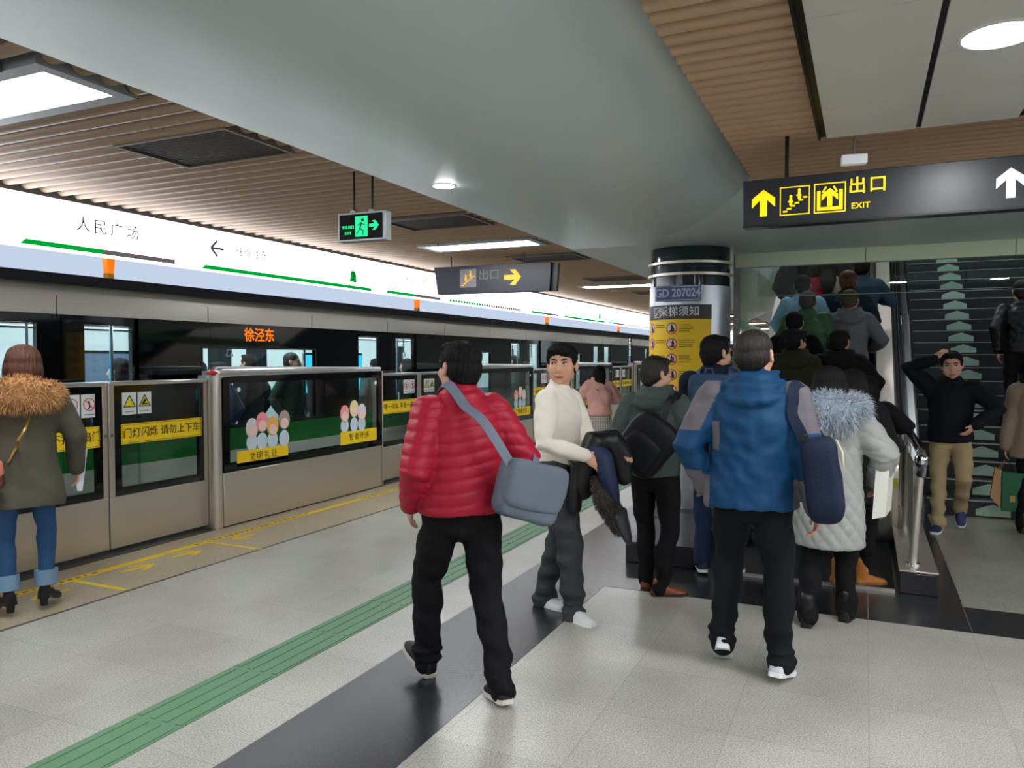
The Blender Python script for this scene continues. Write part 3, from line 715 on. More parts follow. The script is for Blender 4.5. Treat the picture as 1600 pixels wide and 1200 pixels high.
# ================================================================== TRAIN
TX = -6.05
TW = mat('white car paint', (206, 208, 204), 0.35)
TC = mat('grey car cornice', (194, 188, 178), 0.42, 0.3)
TIN = mat('car interior panel', (212, 220, 220), 0.5)
TSEAT = mat('car seat', (60, 96, 120), 0.5)
TLED = emis('amber LED', (255, 106, 20), 1.6)
CYAN = emis('cyan advert screen', (60, 200, 235), 1.3)
INL = emis('car ceiling light', (235, 250, 255), 16.0)
def train_car(y0, y1, ks, label):
    t = thing('train_car', label, 'train car', (TX, y0, 0), 0, 'metro train standing behind the gates')
    Y = lambda y: y - y0
    dc = [4.30 + 4.82 * k for k in ks]
    holes = []
    for k, c in zip(ks, dc): holes.append((Y(c - .73), Y(c + .73), -.02, 1.985))
    wins = [(c + 1.48, c + 3.22) for c in dc if c + 3.3 < y1]
    for a, b in wins: holes.append((Y(a), Y(b), .90, 1.70))
    L = y1 - y0
    for nm, m, za, zb in (('lower_skirt', TW, -.95, .635), ('green_stripe', GREEN, .635, .868), ('window_band', BLACKG, .868, 1.965)):
        grid_wall(MB(), 0, 0, L, za, zb, holes, -.05, 0).build(nm, m, t)
    pr = [(-.05, 1.965), (0, 1.965), (-.0, 2.14), (-.05, 2.34), (-.2, 2.52), (-.6, 2.7), (-1.4, 2.78), (-2.2, 2.7), (-2.6, 2.52), (-2.75, 2.34), (-2.8, 2.12), (-2.8, 1.95), (-2.75, 1.95), (-2.75, 2.3), (-.08, 2.3)]
    MB().prism([(p[0], p[1]) for p in pr], 'y', 0, L).build('roof', TC, t, smooth=True)
    y = .8
    while y < L:
        MB().box(-.01, .002, y, y + .006, 1.94, 2.12).build('cornice_seam', BLACK, t); y += 1.61
    MB().box(-2.75, -.05, 0, L, -.1, 0.0).build('car_floor', mat('car floor', (90, 92, 96), 0.5), t)
    fw_ = MB(); fh = []
    for c in dc:
        fh.append((Y(c - .62), Y(c - .15), .9, 1.85)); fh.append((Y(c + .15), Y(c + .62), .9, 1.85))
    for a, b in wins: fh.append((Y(a), Y(b), .90, 1.70))
    grid_wall(fw_, 0, 0, L, 0, 1.95, fh, -2.80, -2.75).build('far_wall', TIN, t)
    MB().box(-2.79, -2.76, 0, L, .9, 1.85).build('far_window', mat('far window glass', (22, 34, 40), 0.1), t)
    for i, (a, b) in enumerate(wins):
        MB().box(-2.755, -2.75, Y(a) + .02, Y(b) - .02, 1.0, 1.66).build('advert_screen', CYAN if i % 2 == 0 else mat('poster in car', (70, 90, 110), 0.4, emit=(90, 120, 150), es=.35), t)
    MB().box(-2.745, -.06, 0, L, 2.2, 2.24).build('ceiling_panel', TIN, t)
    for xx in (-.75, -2.05): MB().box(xx - .09, xx + .09, .1, L - .1, 2.185, 2.199).build('strip_light', INL, t)
    for a, b in wins:
        for xa, xb in ((-.60, -.10), (-2.70, -2.25)):
            MB().box(xa, xb, Y(a) - .5, Y(b) + .5, .40, .46).box(xa if xa < -1 else xb - .05, xa + .05 if xa < -1 else xb, Y(a) - .5, Y(b) + .5, .46, .88).build('bench_seat', TSEAT, t, bevel=.01)
        for yy in (Y(a) - .55, Y(b) + .55, (Y(a) + Y(b)) / 2):
            MB().cyl((-1.4 if yy == (Y(a) + Y(b)) / 2 else -.62, yy, 0), (-1.4 if yy == (Y(a) + Y(b)) / 2 else -.62, yy, 2.2), .018, n=10).build('grab_pole', CHROME, t)
    for xx in (-.85, -1.95):
        MB().cyl((xx, .3, 1.93), (xx, L - .3, 1.93), .016, n=10).build('hand_rail', CHROME, t)
    for c in dc:
        for dy in (-.3, .25, 1.7, 2.2, 2.7):
            if 0 < Y(c + dy) < L:
                yy = Y(c + dy)
                MB().cyl((-.85, yy, 1.70), (-.85, yy, 1.93), .012, n=8).tube([(-.85, yy - .05, 1.63), (-.85, yy - .03, 1.70), (-.85, yy + .03, 1.70), (-.85, yy + .05, 1.63), (-.85, yy - .05, 1.625)], .008, n=8).build('hanging_strap', mat('strap grey', (70, 76, 80), 0.5), t)
    for a, b in wins:
        MB().box(-.035, -.025, Y(a), Y(b), .90, 1.70).build('window_pane', GLASS_T, t)
        MB().box(-.02, .003, Y(a) - .02, Y(b) + .02, .88, .90).box(-.02, .003, Y(a) - .02, Y(b) + .02, 1.70, 1.72).box(-.02, .003, Y(a) - .02, Y(a), .90, 1.70).box(-.02, .003, Y(b), Y(b) + .02, .90, 1.70).build('window_frame', BLACK, t)
    for c in dc:
        for a, b, wa, wb in ((c - .725, c - .004, c - .68, c - .21), (c + .004, c + .725, c + .21, c + .68)):
            h = [(Y(wa), Y(wb), .86, 1.89)]
            d = grid_wall(MB(), 0, Y(a), Y(b), 0.0, .635, h, -.075, -.03).build('door', TW, t)
            grid_wall(MB(), 0, Y(a), Y(b), .635, .868, h, -.075, -.03).build('door_stripe', GREEN, d)
            grid_wall(MB(), 0, Y(a), Y(b), .868, 1.975, h, -.075, -.03).build('door_upper', BLACKG, d)
            MB().box(-.06, -.05, Y(wa), Y(wb), .86, 1.89).build('door_window', GLASS_T, d)
    for a, b in wins[::2] if y0 > 0 else wins[1::2]:
        pass
    for i, (a, b) in enumerate(wins):
        if abs(a - 5.78) < .3:
            ds = MB().box(-.02, .002, Y(a) + .1, Y(b) - .5, 1.76, 1.925).build('destination_display', BLACKG, t)
            lettering('lettering', '徐泾东', .155, lambda x, y, z: (.003 + z, Y(a) + .80 + x, 1.845 + y), TLED, ds, bold=.001)
    MB().box(-2.7, -.1, 0, .06, 0, 2.28).build('end_wall', TIN, t)
    MB().box(-2.7, -.1, L - .06, L, 0, 2.28).build('end_wall', TIN, t)
train_car(-3.0, 21.05, range(-1, 4), 'metro train car with green stripe and amber destination letters behind the gates')
train_car(21.45, 45.5, range(4, 9), 'second metro train car, beyond the coupling near the pillar')
MB_g = MB().box(-2.5, -.15, 0, .39, -.6, 2.4).build('gangway_bellows', mat('bellows rubber', (22, 22, 24), 0.8)); MB_g.location = (TX, 21.055, 0)
tag(MB_g, 'black rubber gangway between the two metro train cars', 'gangway')
# ================================================================== PILLAR
PX, PY, PR = -1.65, 8.0, 0.405
t = thing('round_pillar', 'round steel clad pillar with dark ringed top and yellow escalator notice', 'pillar', (PX, PY, 0))
PIL = mat('pillar cladding', (186, 190, 196), 0.3, 0.55)
pb_ = MB()
for za, zb in ((0.0, 1.72), (1.728, 2.315)): pb_.tube([(0, 0, za), (0, 0, zb)], PR, n=64, rounded=False)
pb_.build('cladding', PIL, t, smooth=True)
MB().tube([(0, 0, 1.70), (0, 0, 1.75)], PR - .008, n=48, rounded=False).build('joint_line', BLACK, t, smooth=True)
MB().tube([(0, 0, 0.0), (0, 0, .12)], PR + .006, n=64, rounded=False).build('base_ring', STEEL_D, t, smooth=True)
MB().tube([(0, 0, 2.315), (0, 0, 2.70)], PR - .01, n=64, rounded=False).build('dark_band', mat('dark green glass band', (14, 34, 38), 0.12), t, smooth=True)
for z in (2.43, 2.545):
    MB().tube([(0, 0, z - .012), (0, 0, z + .012)], PR + .02, n=64, rounded=False).build('steel_ring', STEEL, t, smooth=True)
def cylmap(a0, z0, r):
    """flat (x, y, thickness) -> pillar surface around angle a0 (0 = towards -Y)"""
    return lambda x, y, z: ((r + z) * math.sin(a0 + x / r), -(r + z) * math.cos(a0 + x / r), z0 + y)
def curved_plate(mb, x0, x1, y0, y1, mp, th=.004, seg=20):
    v = []; f = []
    for i in range(seg + 1):
        x = x0 + (x1 - x0) * i / seg
        v += [mp(x, y0, 0), mp(x, y1, 0), mp(x, y0, th), mp(x, y1, th)]
    for i in range(seg):
        a, b = 4 * i, 4 * i + 4
        f += [(a + 2, b + 2, b + 3, a + 3), (a, a + 1, b + 1, b), (a + 1, a + 3, b + 3, b + 1), (a, b, b + 2, a + 2)]
    f += [(0, 2, 3, 1), (4 * seg, 4 * seg + 1, 4 * seg + 3, 4 * seg + 2)]
    mb.add(v, f)
cd = math.radians(11.5)   # direction of the viewer's side
# station plate: a flat enamel plate
pl = thing('pillar_number_plate', 'blue number plate reading GD 207024 on the steel pillar', 'number plate', (PX + (PR + .03) * math.sin(cd - .27), PY - (PR + .03) * math.cos(cd - .27), 2.235), cd - .27 + math.radians(2))
MB().box(-.222, .222, -.008, .02, -.075, .075).build('plate', mat('blue plate', (82, 96, 140), 0.45), pl, bevel=.002)
mb = MB(); frame_rect(mb, -.215, .215, -.068, .068, .006, -.0081, .001); lt_blue = mat('pale plate print', (190, 198, 220), 0.5); mb.build('border', lt_blue, pl)
lettering('lettering', 'GD 207024', .112, lambda x, y, z: (x * .84, -.0082 - z * .5, y), lt_blue, pl, bold=.0025)
a0 = cd - .42
ps = MB(); mp = cylmap(a0, 0, PR + .002)
curved_plate(ps, -.40, .385, 0.98, 2.125, mp, .004, 36)
po = ps.build('notice_poster', mat('notice yellow', (244, 200, 16), 0.45), t, smooth=False)
hb = MB(); curved_plate(hb, -.40, .385, 1.985, 2.127, mp, .006, 36); hb.build('notice_header', mat('notice header', (66, 64, 66), 0.5), po)
mp2 = cylmap(a0, 0, PR + .008)
WHL = mat('notice white print', (214, 214, 214), 0.5)
lettering('lettering', '乘梯须知', .105, lambda x, y, z: mp2(x + .06, 2.055 + y, z * .5), WHL, po, spacing=1.0, bold=.0008)
mb = MB()
for (xa, xb, ya, yb) in ((-.235, -.227, 2.01, 2.105), (-.15, -.142, 2.01, 2.105), (-.235, -.142, 2.005, 2.012), (-.235, -.142, 2.098, 2.105)): curved_plate(mb, xa, xb, ya, yb, mp2, .002, 4)
for i in range(5): curved_plate(mb, -.22 + i * .014, -.2 + i * .014, 2.022 + i * .014, 2.032 + i * .014, mp2, .002, 2)
mb.build('escalator_symbol', WHL, po)
mp3 = cylmap(a0, 0, PR + .0065)
def disc_c(mb, cx, cz, r0, r1, mpx, th=.002, n=24):
    v = []; f = []
    for k in range(n):
        a = 2 * PI * k / n
        v += [mpx(cx + r0 * math.cos(a), cz + r0 * math.sin(a), th), mpx(cx + r1 * math.cos(a), cz + r1 * math.sin(a), th)]
    for k in range(n):
        b = (k + 1) % n
        f.append((2 * k, 2 * k + 1, 2 * b + 1, 2 * b))
    if r0 == 0: f = [tuple(2 * k + 1 for k in range(n))]
    mb.add(v, f)
random.seed(11)
for ci, cx in enumerate((-.285, -.005)):
    for r in range(6):
        cz = 1.895 - r * .152
        mb = MB(); disc_c(mb, cx, cz, 0, .058, mp3, .001); g = mb.build('pictogram', mat('notice white', (226, 226, 226), 0.5), po)
        mb = MB(); disc_c(mb, cx, cz, .046, .058, mp3, .002); mb.build('ring_symbol', REDR, g)
        mb = MB()
        curved_plate(mb, cx - .028, cx + .03, cz - .034, cz - .022, mp3, .002, 3)
        curved_plate(mb, cx - .012 + .012 * (r % 2), cx + .012 + .012 * (r % 2), cz - .022, cz + .022, mp3, .002, 3)
        curved_plate(mb, cx + .016, cx + .026, cz - .022, cz + .004 + .01 * (r % 3), mp3, .002, 2)
        disc_c(mb, cx + .012 * (r % 2), cz + .03, 0, .01, mp3, .002, 10)
        mb.build('figure_symbol', BLACK, g)
        if r in (1, 2, 4):
            m2 = MB()
            for q in range(8): curved_plate(m2, cx - .036 + q * .009, cx - .027 + q * .009, cz + .032 - q * .009, cz + .042 - q * .009, mp3, .0025, 1)
            m2.build('slash_symbol', REDR, g)
        mb = MB()
        for q in range(2 if ci == 0 else 4):
            curved_plate(mb, cx + .075, cx + .075 + random.uniform(.10, .15), cz + .03 - q * .02, cz + .037 - q * .02, mp3, .001, 6)
        mb.build('small_print', mat('notice dark print', (120, 98, 30), 0.6), po)
# ================================================================== ESCALATOR
ESC = thing('escalator', 'up escalator with brushed steel balustrades and black handrails between pillar and stairs', 'escalator', (-.40, 5.85, 0))
ey = lambda y: y - 5.85
TAN = math.tan(math.radians(30))
Y_INC = 7.9
def zline(y): return max(0.0, (y - Y_INC) * TAN)
MB().box(-.58, .60, ey(5.85), ey(7.3), 0.0, .022).build('landing_plate', mat('ribbed landing plate', (62, 64, 66), 0.4, 0.6, bump=.5, bscale=120, stretch=(12, .2, 1)), ESC)
MB().box(-.58, .60, ey(5.83), ey(5.855), 0.0, .026).build('edge_strip', STEEL, ESC)
MB().box(-.50, .46, ey(7.3), ey(8.1), 0, .02).build('comb_plate', mat('comb plate', (120, 120, 112), 0.4, 0.7), ESC)
steps = MB()
ESTEP = mat('escalator step', (44, 45, 48), 0.4, 0.7)
for i in range(20):
    yy = 8.1 + i * .4
    z = zline(yy + .2)
    z = round(z / .2309) * .2309 if z > .05 else .018 if i else .018
    MB().box(-.50, .46, ey(yy), ey(yy + .41), max(0, z - .26), max(z, .018)).build('step', ESTEP, ESC)
def balustrade(x0, x1, hx):
    y_n, h = 7.32, .98
    p = []
    r = .40
    for i in range(9):
        a = PI - i / 8 * PI / 2
        p.append((ey(y_n + r + r * math.cos(a)), h - r + r * math.sin(a)))
    p += [(ey(8.2), h + .01), (ey(8.5), h + .08), (ey(17.2), h + .08 + 8.7 * TAN), (ey(17.2), 4.2), (ey(8.9), 0), (ey(y_n + .15), 0), (ey(y_n + .02), .12)]
    o = MB()
    tri_fan_poly(o, p[::-1], 0, 0, 1, 0, 0, frame=lambda a, b, c: (x0 + (x1 - x0) * c, a, b))
    o = o.build('balustrade', STEEL, ESC, smooth=True)
    # handrail loop
    hr = [(hx, ey(8.0), .2), (hx, ey(7.45), .18), (hx, ey(7.22), .38), (hx, ey(7.20), .68), (hx, ey(7.36), .96), (hx, ey(7.75), 1.05), (hx, ey(8.25), 1.06), (hx, ey(8.6), 1.17), (hx, ey(17.2), 1.17 + 8.6 * TAN)]
    MB().tube(hr, (.038, .024), n=12, ref=(1, 0, 0)).build('handrail', mat('handrail rubber', (16, 16, 17), 0.35), ESC, smooth=True)
    return o
rb = balustrade(.50, .665, .465)
lb = balustrade(-.70, -.54, -.51)
MB().tube([(.55, ey(7.395), .545), (.64, ey(7.395), .545)], .09, n=20).build('sticker', mat('green yellow sticker', (190, 196, 40), 0.5), ESC) if False else MB().box(.505, .66, ey(7.316), ey(7.32), .50, .58).build('warning_sticker', mat('green yellow sticker', (176, 190, 40), 0.5), ESC)
MB().prism([(ey(9.1), 0), (ey(17.2), 4.0), (ey(17.2), 5.4), (ey(9.1), .75)], 'x', .666, .72).build('outer_cladding', mat('dark cladding', (34, 36, 40), 0.3, 0.3), ESC)
# plinth block at the left of the landing
k = granite('polished plinth', (40, 40, 43), (28, 28, 31), (56, 56, 60), 0.15, sc=200)
tag(MB().box(-1.70, -1.16, 5.86, 7.2, 0, .165).build('stone_plinth', k, bevel=.012), 'low black polished stone block at the left of the escalator landing', 'stone block')
# ================================================================== STAIR RAILING
RL = thing('stair_railing', 'steel stair railing with glass on a black stone plinth right of the escalator', 'railing', (.335, 5.85, 0))
MB().prism([(0, 0), (5.2, 0), (5.2, .0), (3.15, .0), (3.15, .15), (0, .15)][:2] + [(3.3, 0), (3.3, .15), (0, .15)] if False else [(0, 0), (3.2, 0), (3.2, .15), (0, .15)], 'x', -.11, .125).build('plinth', k, RL, bevel=.01)
MB().box(-.112, .127, -.004, 3.2, .15, .165).build('plinth_cap', STEEL, RL, bevel=.004)
MB().tube([(-.022, .17, .165), (.02, .16, .86)], .026, n=18, rounded=False).build('post', STEEL, RL, smooth=True)
MB().tube([(-.022, .17, .165), (-.022, .17, .18)], .045, n=18, rounded=False).build('post_base', CHROME, RL, smooth=True)
for yy, zz in ((1.4, 0), (2.6, 0)): MB().tube([(-.02, yy, .165), (.0, yy, .87)], .02, n=14, rounded=False).build('post', STEEL, RL, smooth=True)
hl = [(.02, .16, .80), (.022, .12, .885), (.022, .155, .945), (.02, .3, .955), (.015, 3.3, .965), (.015, 3.7, 1.04), (.015, 12.0, 1.04 + 8.3 * RISE / TREAD)]
MB().tube(hl, .032, n=16).build('handrail', CHROME, RL, smooth=True)
MB().ell((.021, .135, .90), (.045, .055, .06)).build('elbow', CHROME, RL, smooth=True)
MB().box(-.015, -.005, .28, 3.2, .2, .84).build('glass_pane', GLASS_S, RL)
MB().prism([(3.2, 0), (12.0, 8.75 * RISE / TREAD - .3), (12.0, 8.75 * RISE / TREAD + .62), (3.2, .62)][::1], 'x', .09, .105).build('glass_pane', GLASS_S, RL)
MB().prism([(3.2, 0.0), (12, 8.8 * RISE / TREAD - .35), (12, 8.8 * RISE / TREAD + .25), (3.2, .25)], 'x', .07, .20).build('side_skirting', mat('stair side steel', (120, 122, 124), 0.3, 0.7), RL)
# ================================================================== PEOPLE: builder
def V(*a): return Vector(a)
def remesh(mb, voxel, smooth=3):
    me = mb.mesh('tmp')
    o = bpy.data.objects.new('tmp', me); COL.objects.link(o)
    r = o.modifiers.new('r', 'REMESH'); r.mode = 'VOXEL'; r.voxel_size = voxel; r.adaptivity = 0
    if smooth:
        sm = o.modifiers.new('s', 'SMOOTH'); sm.factor = 0.5; sm.iterations = smooth
    dg = bpy.context.evaluated_depsgraph_get()
    out = bpy.data.meshes.new_from_object(o.evaluated_get(dg))
    bpy.data.objects.remove(o); bpy.data.meshes.remove(me)
    return out
def coords(me):
    n = len(me.vertices); a = np.empty(n * 3); me.vertices.foreach_get('co', a); b = np.empty(n * 3); me.vertices.foreach_get('normal', b)
    return a.reshape(-1, 3), b.reshape(-1, 3)
def setco(me, a): me.vertices.foreach_set('co', a.reshape(-1)); me.update()
def wrinkle(a, amp, seed, freq=22.0):
    """cloth folds: sums of skewed sine waves, amplitude in metres"""
    rs = np.random.RandomState(seed); d = np.zeros(len(a))
    for i in range(7):
        k = rs.normal(size=3); k /= np.linalg.norm(k); f = freq * rs.uniform(.6, 1.9)
        w = a + .03 * np.sin(a[:, [1, 2, 0]] * 14 + rs.uniform(0, 6, 3))
        d += np.sin(w @ k * f + rs.uniform(0, 6)) * rs.uniform(.4, 1)
    return d / 3.0 * amp
def mesh_obj(name, me, mats, parent, paint=None):
    me.name = name
    if not isinstance(mats, (list, tuple)): mats = [mats]
    me.materials.clear()
    for m in mats: me.materials.append(m)
    if paint is not None:
        n = len(me.polygons); c = np.empty(n * 3); me.polygons.foreach_get('center', c)
        me.polygons.foreach_set('material_index', paint(c.reshape(-1, 3)).astype(np.int32))
    else: me.polygons.foreach_set('material_index', np.zeros(len(me.polygons), np.int32))
    me.shade_smooth()
    o = bpy.data.objects.new(name, me); COL.objects.link(o); o.parent = parent
    return o
def rotz(a): return Matrix.Rotation(a, 3, 'Z')
def two_bone(a, c, l1, l2, pole):
    d = c - a; L = d.length
    if L > (l1 + l2) * .998: c = a + d * ((l1 + l2) * .998 / L); d = c - a; L = d.length
    x = (l1 * l1 - l2 * l2 + L * L) / (2 * L); h = math.sqrt(max(1e-8, l1 * l1 - x * x))
    u = d.normalized(); p = (pole - u * pole.dot(u)); p.normalize()
    return a + u * x + p * h, c
def hand(mb, W, d, nrm, s, right, curl=.5, spread=1.0, thumb=.5):
    """palm, four bent fingers of different length, thumb from the side of the palm"""
    d = d.normalized(); nrm = (nrm - d * nrm.dot(d)).normalized()
    t = d.cross(nrm) * (1 if right else -1)
    mb.tube([W - d * .02 * s, W + d * .02 * s, W + d * .055 * s, W + d * .088 * s], [(.026 * s, .02 * s), (.033 * s, .018 * s), (.040 * s, .016 * s), (.038 * s, .013 * s)], n=12, ref=t)
    for off, ln, rr, cu in ((.030, .070, .0088, .9), (.0105, .078, .0092, 1.0), (-.0095, .072, .0088, 1.1), (-.029, .056, .0078, 1.25)):
        p = W + d * .085 * s + t * off * s * spread; dirv = (d + t * off * 2.2 * (spread - .4)).normalized(); pts = [p - dirv * .015 * s, p]
        a = 0
        for fr in (.45, .32, .26):
            a += curl * cu * (.55 if fr == .45 else .75)
            q = (dirv * math.cos(a) + nrm * math.sin(a))
            p = p + q * ln * fr * s; pts.append(p)
        mb.tube(pts, [rr * s, rr * s, rr * .98 * s, rr * .92 * s, rr * .8 * s], n=8)
    b = W + d * .022 * s + t * .026 * s
    q1 = (d * .62 + t * .72 + nrm * .25 * thumb).normalized(); q2 = (d * .85 + t * .3 + nrm * .5 * thumb).normalized()
    mb.tube([b - q1 * .01 * s, b + q1 * .03 * s, b + q1 * .032 * s + q2 * .026 * s, b + q1 * .032 * s + q2 * .05 * s], [.0125 * s, .0115 * s, .010 * s, .0085 * s], n=8)
def head_shape(mb, c, R, s, fem=False):
    P = lambda x, y, z: c + R @ (V(x * 1.07, y, z) * s)
    E = lambda p, r, rot=None: mb.ell(P(*p), (r[0] * s * 1.07, r[1] * s, r[2] * s), R if rot is None else R @ rot, 20, 14)
    E((0, -.014, .028), (.074, .094, .088)); E((0, .026, -.028), (.069, .062, .083)); E((0, .034, -.070), (.056 if not fem else .042, .046, .042))
    E((0, .068, -.098), (.022, .018, .017))
    for q in (-1, 1):
        E((q * .040, .056, -.030), (.026, .024, .028)); E((q * .052, .0, -.058), (.016, .03, .03))
        E((q * .078, -.010, -.004), (.009, .019, .031), rotz(q * .35)); E((q * .078, -.004, -.028), (.008, .010, .012))
        E((q * .030, .0725, .026), (.026, .013, .010)); E((q * .010, .098, -.040), (.009, .010, .008))
    mb.tube([P(0, .082, .014), P(0, .094, -.012), P(0, .104, -.034), P(0, .098, -.043)], [.0095 * s, .011 * s, .0145 * s, .011 * s], n=10)
    E((0, .086, -.066), (.024, .011, .008)); E((0, .083, -.079), (.021, .010, .008))
def face_parts(root, c, R, s, hairm, look=(0, 0), beard=False):
    P = lambda x, y, z: c + R @ (V(x * 1.07, y, z) * s)
    wht = mat('eye white', (226, 222, 216), 0.25); iris = mat('dark iris', (26, 18, 15), 0.15); lipm = mat('lip skin', (168, 104, 92), 0.45)
    for q in (-1, 1):
        mb = MB(); mb.ell(P(q * .031, .0735, .004), (.0145 * s, .0105 * s, .0062 * s), R, 16, 10); e = mb.build('eye', wht, root, smooth=True)
        mb = MB(); mb.ell(P(q * .031 + look[0] * .006, .0805, .0045 + look[1]), (.0058 * s, .0042 * s, .0058 * s), R, 12, 8); mb.build('iris', iris, e, smooth=True)
        mb = MB(); mb.tube([P(q * .0165, .0815, .004), P(q * .024, .0855, .0105), P(q * .034, .084, .0115), P(q * .0455, .0755, .006)], [.0016 * s, .0024 * s, .0026 * s, .0016 * s], n=8); mb.build('eyelid', hairm, root, smooth=True)
        mb = MB(); mb.tube([P(q * .013, .0885, .0225), P(q * .026, .0895, .0285), P(q * .040, .082, .029), P(q * .052, .068, .0235)], [(.0035 * s, .003 * s), (.0062 * s, .003 * s), (.0055 * s, .003 * s), (.002 * s, .002 * s)], n=8); mb.build('eyebrow', hairm, root, smooth=True)
    mb = MB()
    mb.tube([P(-.023, .088, -.0725), P(-.010, .0965, -.069), P(0, .0975, -.0705), P(.010, .0965, -.069), P(.023, .088, -.0725)], [.002 * s, .0042 * s, .004 * s, .0042 * s, .002 * s], n=8)
    mb.tube([P(-.020, .087, -.075), P(0, .0945, -.0795), P(.020, .087, -.075)], [.002 * s, .0052 * s, .002 * s], n=8)
    mb.build('lips', lipm, root, smooth=True)
def hair_shape(kind, c, R, s):
    mb = MB(); P = lambda x, y, z: c + R @ (V(x * 1.07, y, z) * s)
    E = lambda p, r: mb.ell(P(*p), (r[0] * s * 1.07, r[1] * s, r[2] * s), R, 20, 14)
    if kind == 'short':
        E((0, -.022, .044), (.081, .094, .080)); E((0, -.040, .0), (.079, .075, .080)); E((0, -.060, -.035), (.060, .045, .055))
        E((0, .040, .088), (.058, .045, .026))
        for q in (-1, 1): E((q * .066, .006, .030), (.016, .036, .042))
    elif kind == 'crop':
        E((0, -.018, .038), (.079, .094, .082)); E((0, -.036, .0), (.0775, .076, .075)); E((0, -.055, -.035), (.058, .045, .045))
    elif kind == 'fringe':
        E((0, -.022, .046), (.081, .096, .082)); E((0, -.040, .0), (.079, .075, .080)); E((0, -.060, -.035), (.060, .045, .055))
        E((0, .036, .084), (.066, .056, .036)); E((-.025, .066, .070), (.040, .026, .024)); E((.036, .060, .078), (.034, .028, .024))
        for q in (-1, 1): E((q * .068, .006, .040), (.014, .038, .042))
    elif kind == 'bob':
        E((0, -.016, .040), (.088, .102, .088)); E((0, -.045, -.02), (.090, .085, .10)); E((0, -.06, -.085), (.078, .058, .06))
        for q in (-1, 1): E((q * .072, .0, -.04), (.026, .055, .085))
    elif kind == 'long':
        E((0, -.016, .040), (.086, .100, .086)); E((0, -.045, -.02), (.086, .082, .10))
        mb.tube([P(0, -.055, 0), P(0, -.095, -.09), P(0, -.15, -.19), P(0, -.165, -.30)], [(.08 * s, .06 * s), (.085 * s, .05 * s), (.085 * s, .04 * s), (.05 * s, .025 * s)], n=14, ref=R @ V(1, 0, 0))
        for q in (-1, 1): E((q * .070, .0, -.04), (.024, .05, .09))
    elif kind == 'bun':
        E((0, -.016, .038), (.082, .097, .084)); E((0, -.042, -.01), (.080, .076, .08)); E((0, -.10, .06), (.042, .042, .042))
    return mb
def fur(name, pts, nrms, mats, parent, length, n, seed, width=.0035, droop=.3):
    """a pelt: many short tapered hairs growing out of sampled surface points"""
    rs = np.random.RandomState(seed); mb = MB()
    idx = rs.randint(0, len(pts), n)
    for i in idx:
        p = Vector(pts[i]); nn = Vector(nrms[i])
        dv = (nn + Vector(rs.normal(size=3)) * .45 + V(0, 0, -droop)).normalized(); L = length * rs.uniform(.6, 1.2)
        sd = dv.orthogonal().normalized(); sd.rotate(Matrix.Rotation(rs.uniform(0, 6.28), 3, dv))
        m = p + dv * L * .55 + V(0, 0, -.1 * L); e = p + dv * L + V(0, 0, -.35 * L)
        mb.add([p - sd * width, p + sd * width, m + sd * width * .7, m - sd * width * .7, e], [(0, 1, 2, 3), (3, 2, 4)], int(rs.randint(0, len(mats))))
    return mb.build(name, mats, parent, smooth=True)
SKIN = mat('skin', (206, 158, 132), 0.5, var=.06, vscale=14)
HAIRB = mat('black hair', (18, 16, 16), 0.68, spec=.3, bump=.6, bscale=160, stretch=(1, 1, .25))
